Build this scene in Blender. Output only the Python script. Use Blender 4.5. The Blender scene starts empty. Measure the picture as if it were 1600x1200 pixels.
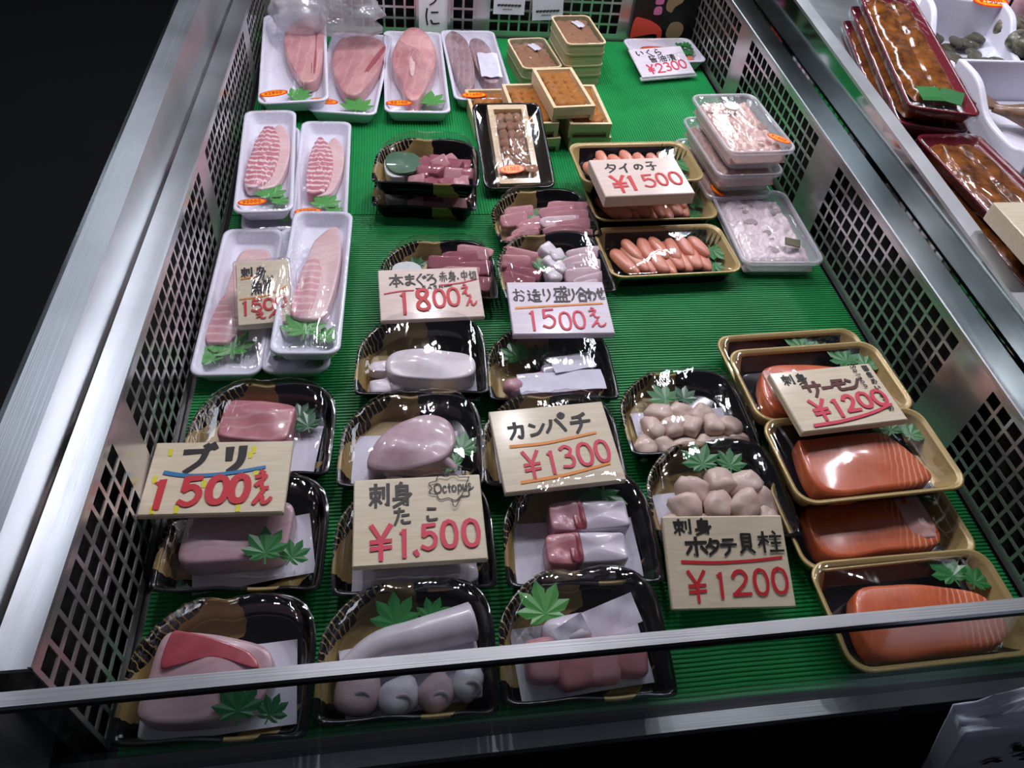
import bpy, math, random
from math import sin, cos, pi, radians as RD
from mathutils import Vector, Matrix, Euler
C = bpy.context.scene.collection
SC = bpy.context.scene

# ------------------------------------------------------------------ camera, world, lamps, exposure
cam = bpy.data.cameras.new('camera'); camo = bpy.data.objects.new('camera', cam); C.objects.link(camo)
cam.sensor_width = 36.0; cam.lens = 27.0; cam.clip_start = 0.02
RIGHT = Vector((0.989997,-0.116694,0.079298)); UP = Vector((0.033185,0.738876,0.673024)); BACK = RIGHT.cross(UP)
M = Matrix((RIGHT, UP, BACK)).transposed().to_4x4(); M.translation = Vector((0, 0, 0.745))
camo.matrix_world = M
SC.camera = camo
wd = bpy.data.worlds.new('world'); SC.world = wd; wd.use_nodes = True
wd.node_tree.nodes['Background'].inputs[0].default_value = (0.70, 0.70, 0.88, 1)
wd.node_tree.nodes['Background'].inputs[1].default_value = 0.055
def lamp(name, loc, power, size, color=(0.97, 0.93, 1.0), size_y=None, target=None, kind='AREA'):
    l = bpy.data.lights.new(name, kind); o = bpy.data.objects.new(name, l); C.objects.link(o)
    l.energy = power; l.color = color; o.location = loc
    if kind == 'POINT': l.shadow_soft_size = size
    else:
        l.shape = 'RECTANGLE'; l.size = size; l.size_y = size_y or size
        d = Vector(target or (loc[0], loc[1], 0)) - Vector(loc)
        o.rotation_euler = d.to_track_quat('-Z', 'Y').to_euler()
    return o
for lx, ly, lz, e in ((-0.2, 1.22, 1.14, 8), (0.08, 1.5, 1.12, 9.5), (0.30, 1.20, 1.16, 8.5), (0.46, 1.56, 1.12, 9.5), (0.74, 1.26, 1.14, 8.5), (-0.1, 1.75, 1.1, 6.5), (1.25, 1.2, 1.2, 8), (1.2, 1.6, 1.2, 8)):
    lamp('hanging_bulb', (lx, ly, lz), e, 0.024, kind='POINT')
lamp('tube_lamp', (1.0, 2.2, 1.05), 3, 0.03, (0.85, 0.93, 1), 0.9, (0.6, 1.2, 0))
lamp('tube_lamp', (0.93, 2.2, 1.05), 3, 0.03, (0.85, 0.93, 1), 0.9, (0.5, 1.2, 0))
for px_, py_, e_ in ((-1.5, 2.6, 6), (-1.75, 4.6, 7)): lamp('ceiling_panel_lamp', (px_, py_, 2.7), e_, 0.5, (0.80, 0.87, 1), 0.9)
SC.view_settings.view_transform = 'Standard'; SC.view_settings.look = 'None'
SC.view_settings.exposure = 0.2; SC.view_settings.gamma = 1.0
SC.view_settings.use_curve_mapping = False
SC.cycles.transparent_max_bounces = 24

# ------------------------------------------------------------------ materials
def lin(c): return tuple((x / 12.92 if x <= 0.04045 else ((x + 0.055) / 1.055) ** 2.4) for x in c)
def hx(s): return lin(tuple(int(s[i:i + 2], 16) / 255 for i in (0, 2, 4))) + (1,)
class NT:
    def __init__(s, name):
        s.m = bpy.data.materials.new(name); s.m.use_nodes = True; s.t = s.m.node_tree
        s.n = s.t.nodes; s.bsdf = s.n['Principled BSDF']; s.out = s.n['Material Output']
    def add(s, typ, ins=None, **kw):
        n = s.n.new(typ)
        for k, v in kw.items(): setattr(n, k, v)
        for k, v in (ins or {}).items(): s.put(n, k, v)
        return n
    def put(s, n, k, v):
        if isinstance(v, tuple) and len(v) == 2 and hasattr(v[0], 'outputs'): s.t.links.new(v[0].outputs[v[1]], n.inputs[k])
        elif hasattr(v, 'outputs'): s.t.links.new(v.outputs[0], n.inputs[k])
        else: n.inputs[k].default_value = v
    def coord(s, scale=(1, 1, 1), loc=(0, 0, 0), rot=(0, 0, 0)):
        return s.add('ShaderNodeMapping', {'Vector': (s.add('ShaderNodeTexCoord'), 'Object'), 'Scale': scale, 'Location': loc, 'Rotation': rot})
    def noise(s, scale, vec=None, detail=3, dist=0):
        return s.add('ShaderNodeTexNoise', {'Vector': vec or s.coord(), 'Scale': scale, 'Detail': detail, 'Distortion': dist})
    def ramp(s, fac, stops):
        r = s.add('ShaderNodeValToRGB', {'Fac': fac}); e = r.color_ramp.elements
        while len(e) < len(stops): e.new(0.5)
        for el, (p, c) in zip(e, stops): el.position = p; el.color = c
        return r
    def mix(s, f, a, b):
        return (s.add('ShaderNodeMix', {0: f, 6: a, 7: b}, data_type='RGBA'), 2)
    def math(s, op, a, b=0.0, c=None):
        ins = {0: a, 1: b}
        if c is not None: ins[2] = c
        return s.add('ShaderNodeMath', ins, operation=op)
    def bump(s, h, strength=0.3, dist=0.002):
        return s.add('ShaderNodeBump', {'Height': h, 'Strength': strength, 'Distance': dist})
    def p(s, **kw):
        for k, v in kw.items():
            s.put(s.bsdf, {'base': 'Base Color', 'rough': 'Roughness', 'metal': 'Metallic', 'coat': 'Coat Weight', 'coat_rough': 'Coat Roughness',
                           'normal': 'Normal', 'spec': 'Specular IOR Level', 'sss': 'Subsurface Weight', 'sss_scale': 'Subsurface Scale', 'trans': 'Transmission Weight'}[k], v)
        return s.m
MT = {}
def simple(name, col, rough=0.5, **kw):
    t = NT(name); c = hx(col)
    nz = t.noise(kw.pop('nscale', 60.0))
    d = tuple(x * kw.pop('dark', 0.93) for x in c[:3]) + (1,)
    MT[name] = t.p(base=t.ramp(nz, [(0.3, d), (0.65, c)]), rough=rough, **kw); return MT[name]

def steel(name, col, rough, axis, blot=0.12, bump=0.12, metal=1.0):
    t = NT(name); sc = [900, 900, 900]; sc[axis] = 6
    br = t.noise(1.0, t.coord(tuple(sc)), 2); bl = t.noise(7.0, t.coord(), 4, 0.6)
    r = t.math('MULTIPLY_ADD', br, 0.10, rough - 0.05); r2 = t.math('MULTIPLY_ADD', bl, blot, r)
    c = hx(col)
    MT[name] = t.p(base=t.ramp(bl, [(0.3, tuple(x * 0.75 for x in c[:3]) + (1,)), (0.7, c)]), metal=metal, rough=r2, normal=t.bump(br, bump, 0.0006))
steel('brushed_steel', 'd4d8dc', 0.30, 1)
steel('brushed_steel_wide', 'd8dce0', 0.36, 0)
steel('mirror_steel', 'b4bcbc', 0.06, 1, 0.05, 0.015); steel('satin_steel', '9aa0a2', 0.14, 1, 0.12, 0.04)
steel('perforated_steel', 'd0cccc', 0.17, 1, 0.12, 0.03, 0.78)
simple('dark_gap', '060607', 0.8); simple('dark_floor', '08080b', 0.6, nscale=8.0); simple('dark_panel', '101216', 0.35)
simple('white_foam', 'e6e6f3', 0.42, nscale=300.0); simple('white_plastic', 'eeeef4', 0.3); simple('paper', 'e4e3f2', 0.6)
simple('black_print', '141210', 0.6); simple('red_print', 'c8222e', 0.55); simple('pink_red_print', 'd43350', 0.55); simple('blue_print', '2173a8', 0.5)
simple('orange_print', 'e58a1e', 0.5); simple('yellow_print', 'd8cf1a', 0.5); simple('brown_print', '551c18', 0.6); simple('faint_black_print', '3a3634', 0.6)
simple('sticker_orange', 'ffa418', 0.35); simple('sticker_red', 'e23a14', 0.35)
simple('black_plastic', '0b0a0d', 0.14, coat=0.3); simple('leaf_green', '2f7a3c', 0.3, nscale=200.0); simple('leaf_bright', '4f9c48', 0.35, nscale=200.0); simple('leaf_dark', '1b5a32', 0.25, nscale=200.0)
simple('nori', '4a4626', 0.5); simple('shiso_green', '4d7058', 0.4, nscale=90.0); simple('red_tray', '7a2430', 0.2); simple('skin_silver', 'b8b2c0', 0.2, metal=0.3)
simple('gold_plastic', 'b59a5c', 0.24, metal=0.85); simple('poster_black', '0c0b0b', 0.3); simple('poster_red', 'cf4436', 0.4); simple('poster_beige', '8a7558', 0.5); simple('poster_pink', 'c06a98', 0.5)
simple('grey_bag', 'd6daea', 0.4, nscale=12.0)
def wood(name, a, b, sc=(30, 260, 260)):
    t = NT(name); w = t.noise(1.0, t.coord(sc), 4, 0.4)
    MT[name] = t.p(base=t.ramp(w, [(0.3, hx(a)), (0.7, hx(b))]), rough=0.55, coat=0.25, coat_rough=0.15)
wood('card_wood', 'cdbfa4', 'dccfb6'); wood('card_pink', 'ceb8ae', 'dac8be'); wood('card_lilac', 'cfc5d2', 'ddd4e0'); wood('box_wood', 'd8bd94', 'ecd6b2'); wood('box_green', '9c9c74', 'b4b089', (20, 200, 500))

def mat_green(name, along):
    t = NT(name)
    v = t.coord((1, 1, 1), rot=(0, 0, 0 if along == 'x' else pi / 2))
    b = t.add('ShaderNodeTexBrick', {'Vector': v, 'Scale': 55.0, 'Mortar Size': 0.03, 'Brick Width': 0.5, 'Row Height': 0.25})
    nz = t.noise(9.0, None, 4)
    MT[name] = t.p(base=t.ramp(nz, [(0.25, hx('167d40')), (0.75, hx('229a52'))]), rough=0.42, normal=t.bump((b, 1), 0.35, 0.0008), spec=0.35)
mat_green('mat_green_front', 'x'); mat_green('mat_green_back', 'y')

def film(name, rough=0.05, gloss=0.07, bump=0.25, scale=26.0, tint=(0.97, 0.97, 0.98, 1), haze=0.0, dist=0.5):
    t = NT(name); nz = t.noise(scale, t.coord((1, 0.45, 1)), 3, dist)
    nb = t.bump(nz, bump, 0.004)
    tr = t.add('ShaderNodeBsdfTransparent', {'Color': tint}); gl = t.add('ShaderNodeBsdfGlossy', {'Roughness': rough, 'Normal': nb, 'Color': (1, 1, 1, 1)})
    fc = t.add('ShaderNodeLayerWeight', {'Blend': 0.5, 'Normal': nb}); f = t.math('MULTIPLY_ADD', t.math('POWER', (fc, 'Facing'), 5.0), 0.9, 0.035 + gloss)
    mx = t.add('ShaderNodeMixShader', {0: f, 1: tr, 2: gl})
    if haze:
        df = t.add('ShaderNodeBsdfDiffuse', {'Color': (0.8, 0.8, 0.85, 1)}); mx = t.add('ShaderNodeMixShader', {0: haze, 1: mx, 2: df})
    t.t.links.new(mx.outputs[0], t.out.inputs[0]); MT[name] = t.m
film('clear_lid', 0.035, 0.04, 0.28, 42.0); film('cling_film', 0.09, 0.03, 1.0, 30.0, dist=1.0); film('cling_film_tight', 0.05, 0.02, 0.35, 18.0)
film('pane_glass', 0.02, 0.03, 0.0, 1.0, (0.80, 0.84, 0.84, 1)); film('frosted_plastic', 0.2, 0.06, 0.1, 30.0, (0.92, 0.93, 0.96, 1), 0.30)
film('bag_film', 0.12, 0.05, 0.7, 18.0, (0.95, 0.95, 0.98, 1), 0.22, 1.2)

def black_gold():
    t = NT('black_gold_plastic')
    tc = t.add('ShaderNodeTexCoord'); nz = t.noise(24.0, t.coord(), 4)
    p = t.add('ShaderNodeVectorMath', {0: (tc, 'Object'), 1: (0.054, -0.052, 0)}, operation='SUBTRACT')
    flat = t.add('ShaderNodeVectorMath', {0: p, 1: (1, 1, 0)}, operation='MULTIPLY')
    ln = t.add('ShaderNodeVectorMath', {0: flat}, operation='LENGTH')
    r = t.math('MULTIPLY_ADD', nz, 0.018, (ln, 'Value'))
    sx = t.add('ShaderNodeSeparateXYZ', {0: (tc, 'Object')}); lft = t.math('MULTIPLY', t.math('LESS_THAN', t.math('MULTIPLY_ADD', nz, 0.03, (sx, 'X')), 0.026), t.math('GREATER_THAN', t.math('MULTIPLY_ADD', nz, 0.03, (sx, 'Y')), -0.03))
    band = t.math('MULTIPLY', t.math('COMPARE', r, 0.128, 0.0195), lft)
    st = t.add('ShaderNodeTexWave', {'Vector': t.coord(rot=(0, 0, RD(38))), 'Scale': 46.0, 'Distortion': 5.0, 'Detail': 3.0, 'Detail Scale': 1.5}, bands_direction='Y')
    outer = t.math('MULTIPLY', t.math('COMPARE', r, 0.159, 0.013), lft); streak = t.math('GREATER_THAN', (st, 'Fac'), 0.9); s2 = t.math('MULTIPLY', outer, streak)
    q = t.add('ShaderNodeVectorMath', {0: (tc, 'Object'), 1: (-0.03, 0.03, 0)}, operation='SUBTRACT')
    q2 = t.add('ShaderNodeVectorMath', {0: q, 1: (1, 1, 0)}, operation='MULTIPLY'); lq = t.add('ShaderNodeVectorMath', {0: q2}, operation='LENGTH')
    rq = t.math('MULTIPLY_ADD', nz, 0.03, (lq, 'Value')); b2 = t.math('COMPARE', rq, 0.124, 0.011)
    low = t.math('LESS_THAN', (sx, 'Y'), -0.03); rgt = t.math('GREATER_THAN', (sx, 'X'), 0.012); b2 = t.math('MULTIPLY', t.math('MULTIPLY', b2, low), rgt)
    m = t.math('MAXIMUM', t.math('MAXIMUM', band, s2), b2)
    MT['black_gold_plastic'] = t.p(base=t.mix(m, hx('09080b'), hx('96804e')), metal=t.math('MULTIPLY', m, 0.12), rough=t.math('MULTIPLY_ADD', m, 0.16, 0.15))
black_gold()
def gold_black():
    t = NT('gold_black_plastic'); tc = t.add('ShaderNodeTexCoord'); nz = t.noise(30.0, t.coord(), 3)
    sx = t.add('ShaderNodeSeparateXYZ', {0: (tc, 'Object')})
    ax = t.math('ABSOLUTE', (sx, 'X')); e = t.math('MULTIPLY_ADD', nz, 0.006, ax); side = t.math('GREATER_THAN', e, 0.088)
    rim = t.math('GREATER_THAN', (sx, 'Z'), 0.0245); m = t.math('MAXIMUM', side, rim)
    MT['gold_black_plastic'] = t.p(base=t.mix(m, hx('121016'), hx('b7a06a')), metal=t.math('MULTIPLY', m, 0.15), rough=t.math('MULTIPLY_ADD', m, 0.12, 0.15))
gold_black()
def flesh(name, a, b, line=None, scale=60.0, rough=0.32, wave=(40.0, 3.0, 0.0, 0.75), nscale=35.0, bump=0.2, band=None, lw=0.5):
    t = NT(name); nz = t.noise(nscale, t.coord(), 4, 0.3)
    col = t.ramp(nz, [(0.28, hx(a)), (0.72, hx(b))]); h = nz
    if line:
        w = t.add('ShaderNodeTexWave', {'Vector': t.coord(rot=(0, 0, wave[2])), 'Scale': wave[0], 'Distortion': wave[1], 'Detail': 2.0, 'Detail Scale': 1.2})
        lf = t.ramp((w, 'Fac'), [(wave[3], (0, 0, 0, 1)), (min(1, wave[3] + 0.2), (1, 1, 1, 1))]); f = lf
        if band:   # lines only past x = band
            sx = t.add('ShaderNodeSeparateXYZ', {0: (t.add('ShaderNodeTexCoord'), 'Object')})
            g = t.add('ShaderNodeMapRange', {0: (sx, 'X'), 1: band[0], 2: band[1], 3: 0.05, 4: 1.0}); f = t.math('MULTIPLY', lf, g)
        else: f = t.math('MULTIPLY', lf, lw)
        col = t.mix(f, col, hx(line))
    MT[name] = t.p(base=col, rough=rough, normal=t.bump(h, bump, 0.002), sss=0.12, sss_scale=0.006, coat=0.25, coat_rough=0.1)
flesh('salmon_flesh', 'c4562a', 'dc7040', 'eaa684', wave=(46, 3.0, RD(22), 0.7), band=(0.018, 0.045)); flesh('salmon_belly', 'dea69c', 'e8beb6')
flesh('yellowtail_flesh', 'b86a74', 'cc8a92', 'd2a6ac', wave=(18, 5, RD(80), 0.8)); flesh('yellowtail_pale', 'bc98a0', 'd0b0b6', 'b4868e', wave=(16, 6, RD(80), 0.8), lw=.35); flesh('yellowtail_red', 'a03843', 'bc5a64')
flesh('bream_scored', 'c2707e', 'd28c98', 'f0dadc', wave=(23, 2.5, RD(94), 0.6), lw=.9); flesh('bream_pale', 'dcb6b6', 'e8cccc', 'd8a4a8', wave=(22, 5, RD(70), 0.85), lw=.35); flesh('bream_pink', 'd0909a', 'dfacb2', 'ebd0d2', wave=(23, 3, RD(85), 0.7), lw=.7)
flesh('fillet_grey', '8a7074', 'b09296', 'bca6aa', wave=(24, 5, RD(5), 0.75)); flesh('fillet_red', 'b06c74', 'd8a8a6', 'e0bcb8', wave=(14, 6, RD(5), 0.8), lw=.3, nscale=16, bump=.4)
flesh('tuna_red', '8a3048', 'b25c6e', 'c88896', wave=(40, 4, RD(40), 0.78), nscale=60, bump=.5, lw=.7); flesh('tuna_pink', 'bc6474', 'd8929c', 'ecc6ca', wave=(45, 4, RD(30), 0.7), nscale=70, bump=.5, lw=.8); flesh('sashimi_pale', 'd8b6be', 'e8d0d6', 'cc9ca8', wave=(40, 3, RD(20), 0.8))
flesh('squid_white', 'ded4da', 'eee8ee', 'dcc0c4', wave=(10, 9, 0.3, 0.8), bump=0.15, nscale=18, lw=.3); flesh('octopus_pink', 'b08e96', 'd8c0c6', bump=0.5, nscale=30); flesh('octopus_white', 'c8c2cc', 'dcd8e0', bump=0.2, nscale=40); flesh('octopus_sucker', 'a696a2', 'bcaeb8')
flesh('scallop_flesh', 'd8bcae', 'e8d2c4', 'dcb8a8', wave=(60, 3, 0, 0.8), nscale=50, lw=.3); flesh('roe_orange', 'dc8a70', 'eaa48c', 'c8705c', wave=(30, 9, 0.2, 0.92), nscale=60, bump=0.1, lw=.4); flesh('roe_pale', 'd0a69c', 'dfc0b6', 'b98a80', wave=(30, 12, 0.4, 0.88), nscale=70, bump=0.8, lw=.5)
flesh('milt_pale', 'dccacd', 'ecdfe2', 'cba8ae', wave=(26, 14, 0.4, 0.88), nscale=60, bump=0.9, lw=.7); flesh('urchin_orange', 'c8742a', 'e09a46', nscale=260, bump=0.9); flesh('urchin_brown', 'b87e58', 'd8a888', nscale=220, bump=0.9)
flesh('eel_brown', '43200d', 'a8672c', '301608', wave=(14, 11, RD(5), 0.8), rough=0.16, nscale=45, bump=1.0, lw=.3); flesh('kanpachi_white', 'd0c8d6', 'dfd8e2'); flesh('kanpachi_pink', 'b98490', 'cc9aa4'); flesh('bloodline', '96424e', 'ac5c68')
flesh('salmon_roe', 'c8441c', 'e06a30', nscale=400, bump=1.0); flesh('daikon', 'cfd6d2', 'e2e6e4', nscale=150, bump=0.8); flesh('fish_brown', '6e4f40', '9c7a62', '50382c', wave=(40, 5, 0.3, 0.75)); flesh('shell_grey', '22261f', '8a8672', nscale=90, bump=.9); flesh('fish_pink', 'd8a0ac', 'ecc4cc')
flesh('shellfish_orange', 'c86a48', 'e09068'); flesh('ice', 'c8cede', 'e4e8f2', nscale=120, bump=0.9)

# ------------------------------------------------------------------ mesh helpers
def mesh(name, v, f, m, smooth=False):
    me = bpy.data.meshes.new(name); me.from_pydata(v, [], f); me.validate()
    if m: me.materials.append(MT[m] if isinstance(m, str) else m)
    if smooth: me.polygons.foreach_set('use_smooth', [True] * len(me.polygons))
    me.update(); return me
def ob(name, me, parent=None, loc=(0, 0, 0), rot=(0, 0, 0), sc=(1, 1, 1), label=None):
    o = bpy.data.objects.new(name, me); C.objects.link(o); o.location = loc; o.rotation_euler = rot; o.scale = sc
    if parent: o.parent = parent
    if label: o['label'] = label
    return o
def thing(name, label, cat, loc, rz=0, pitch=0, group=None, roll=0):
    o = bpy.data.objects.new(name, None); C.objects.link(o); o.empty_display_size = 0.02
    o.location = loc; o.rotation_mode = 'XYZ'; o.rotation_euler = (RD(pitch), RD(roll), RD(rz))
    o['label'] = label; o['category'] = cat
    if group: o['group'] = group
    return o
def copy_tree(o, parent=None):
    c = o.copy(); C.objects.link(c); c.parent = parent
    for ch in list(o.children): copy_tree(ch, c)
    return c
def loft(rings, cap0=True, cap1=True, fan1=None):
    n = len(rings[0]); v = []; f = []
    for r in rings: v += r
    for k in range(len(rings) - 1):
        for i in range(n):
            j = (i + 1) % n; f.append((k * n + i, k * n + j, (k + 1) * n + j, (k + 1) * n + i))
    if cap0: f.append(tuple(range(n))[::-1])
    if cap1:
        b = (len(rings) - 1) * n; c = [sum(p[a] for p in rings[-1]) / n for a in range(3)]; v.append(tuple(c)); t = len(v) - 1
        f += [(b + i, b + (i + 1) % n, t) for i in range(n)]
    return v, f
def ring(out, s, z, sy=None): return [(x * s, y * (s if sy is None else sy), z) for x, y in out]
def inset(out, d, z, hw, hd): return [(x * (1 - d / hw), y * (1 - d / hd), z) for x, y in out]
def rrect(w, d, r, k=6):
    o = []
    for cx, cy, a in ((w / 2 - r, d / 2 - r, 0), (-w / 2 + r, d / 2 - r, 90), (-w / 2 + r, -d / 2 + r, 180), (w / 2 - r, -d / 2 + r, 270)):
        for i in range(k + 1):
            t = RD(a + 90 * i / k); o.append((cx + r * cos(t), cy + r * sin(t)))
    return o
def catmull(p, n, closed=True):
    out = []; L = len(p)
    for i in range(L if closed else L - 1):
        if closed: a, b, c, d = p[i - 1], p[i], p[(i + 1) % L], p[(i + 2) % L]
        else: a, b, c, d = p[max(i - 1, 0)], p[i], p[i + 1], p[min(i + 2, L - 1)]
        for k in range(n):
            t = k / n; out.append(tuple(0.5 * (2 * b[q] + (c[q] - a[q]) * t + (2 * a[q] - 5 * b[q] + 4 * c[q] - d[q]) * t * t + (3 * b[q] - a[q] - 3 * c[q] + d[q]) * t ** 3) for q in range(len(b))))
    if not closed: out.append(tuple(p[-1]))
    return out
def box(w, d, h, b=0.0, z0=0.0):
    b = min(b, h * 0.49)
    if b <= 0:
        o = [(w / 2, d / 2), (-w / 2, d / 2), (-w / 2, -d / 2), (w / 2, -d / 2)]; return loft([[(x, y, z0) for x, y in o], [(x, y, z0 + h) for x, y in o]])
    o = rrect(w, d, b, 2); hw, hd = w / 2, d / 2
    return loft([inset(o, b, z0, hw, hd), [(x, y, z0 + b) for x, y in o], [(x, y, z0 + h - b) for x, y in o], inset(o, b, z0 + h, hw, hd)])
def bar(x0, x1, y0, y1, z0, z1):
    v = [(x, y, z) for z in (z0, z1) for x, y in ((x0, y0), (x1, y0), (x1, y1), (x0, y1))]
    return v, [(3, 2, 1, 0), (4, 5, 6, 7), (0, 1, 5, 4), (1, 2, 6, 5), (2, 3, 7, 6), (3, 0, 4, 7)]
def prism(poly, axis_y):      # poly in (x, z) per end; axis_y = list of (y, function(x,z,y)->(x,z))
    return None
def join(*parts):
    v = []; f = []
    for pv, pf in parts:
        n = len(v); v += pv; f += [tuple(i + n for i in q) for q in pf]
    return v, f
def blob(nx, ny, nz, e=2.4, seed=0, amp=0.06, nu=18, nv=10, bend=0):
    r = random.Random(seed); ph = [r.uniform(0, 6.3) for _ in range(6)]; rings = []
    sg = lambda a, p: math.copysign(abs(a) ** p, a)
    for k in range(1, nv):
        t = -pi / 2 + pi * k / nv; rr = []
        for i in range(nu):
            u = 2 * pi * i / nu; p = 2 / e
            x = sg(cos(t), p) * sg(cos(u), p); y = sg(cos(t), p) * sg(sin(u), p); z = sg(sin(t), p)
            q = 1 + amp * (sin(2 * u + ph[0]) + sin(3 * u + ph[1] + t * 2) + 0.7 * sin(5 * u + ph[2])) / 1.6
            xx = nx * x * q; rr.append((xx, ny * y * q + bend * (xx / nx) ** 2 * ny, nz * z * (1 + amp * sin(3 * u + ph[3]) * 0.7) + nz))
        rings.append(rr)
    return loft(rings)
def fillet_shape(out, h, seed=0, amp=0.05, puff=0.06):
    r = random.Random(seed); ph = [r.uniform(0, 6.3) for _ in range(8)]; hw = max(abs(x) for x, y in out) + 1e-6; hd = max(abs(y) for x, y in out) + 1e-6
    rings = []
    for s, z in ((0.99, 0), (1.0, .1), (1.0, .8), (0.994, .92), (0.972, .985), (0.88, 1.0), (0.6, 1.0 + puff * .6), (0.35, 1 + puff), (0.12, 1 + puff)):
        rr = []
        for x, y in out:
            X, Y = x * s, y * s; n = sin(X / hw * 3 + ph[0] + Y / hd * 2) + sin(Y / hd * 4 + ph[1]) * .7 + sin(X / hw * 6 + ph[2]) * .4
            rr.append((X, Y, h * z * (1 + amp * n)))
        rings.append(rr)
    return loft(rings)
def superell(w, d, n=4.0, k=36, taper=0.0, skew=0.0):
    o = []
    for i in range(k):
        u = 2 * pi * i / k; c, s = cos(u), sin(u)
        x = math.copysign(abs(c) ** (2 / n), c) * w / 2; y = math.copysign(abs(s) ** (2 / n), s) * d / 2
        o.append((x * (1 + taper * y / (d / 2)) + skew * y, y))
    return o
def lumpy(out_w, out_d, r, h, amp, scale, seed, nx=36, ny=52):
    from mathutils import noise
    V = []; F = []
    for j in range(ny + 1):
        for i in range(nx + 1):
            x = (i / nx - .5) * out_w; y = (j / ny - .5) * out_d; e = min(1.0, min(out_w / 2 - abs(x), out_d / 2 - abs(y)) / r)
            n = noise.noise(Vector((x * scale, y * scale * .8, seed))) + .6 * abs(noise.noise(Vector((x * scale * 2.1, y * scale * 2.1, seed + 5))))
            V.append((x, y, h * (1 - (1 - e) ** 2 * .7) + amp * n * e))
    for j in range(ny):
        for i in range(nx): a = j * (nx + 1) + i; F.append((a, a + 1, a + nx + 2, a + nx + 1))
    return V, F
def poly_out(pts, n=6): return catmull(pts, n)

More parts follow.
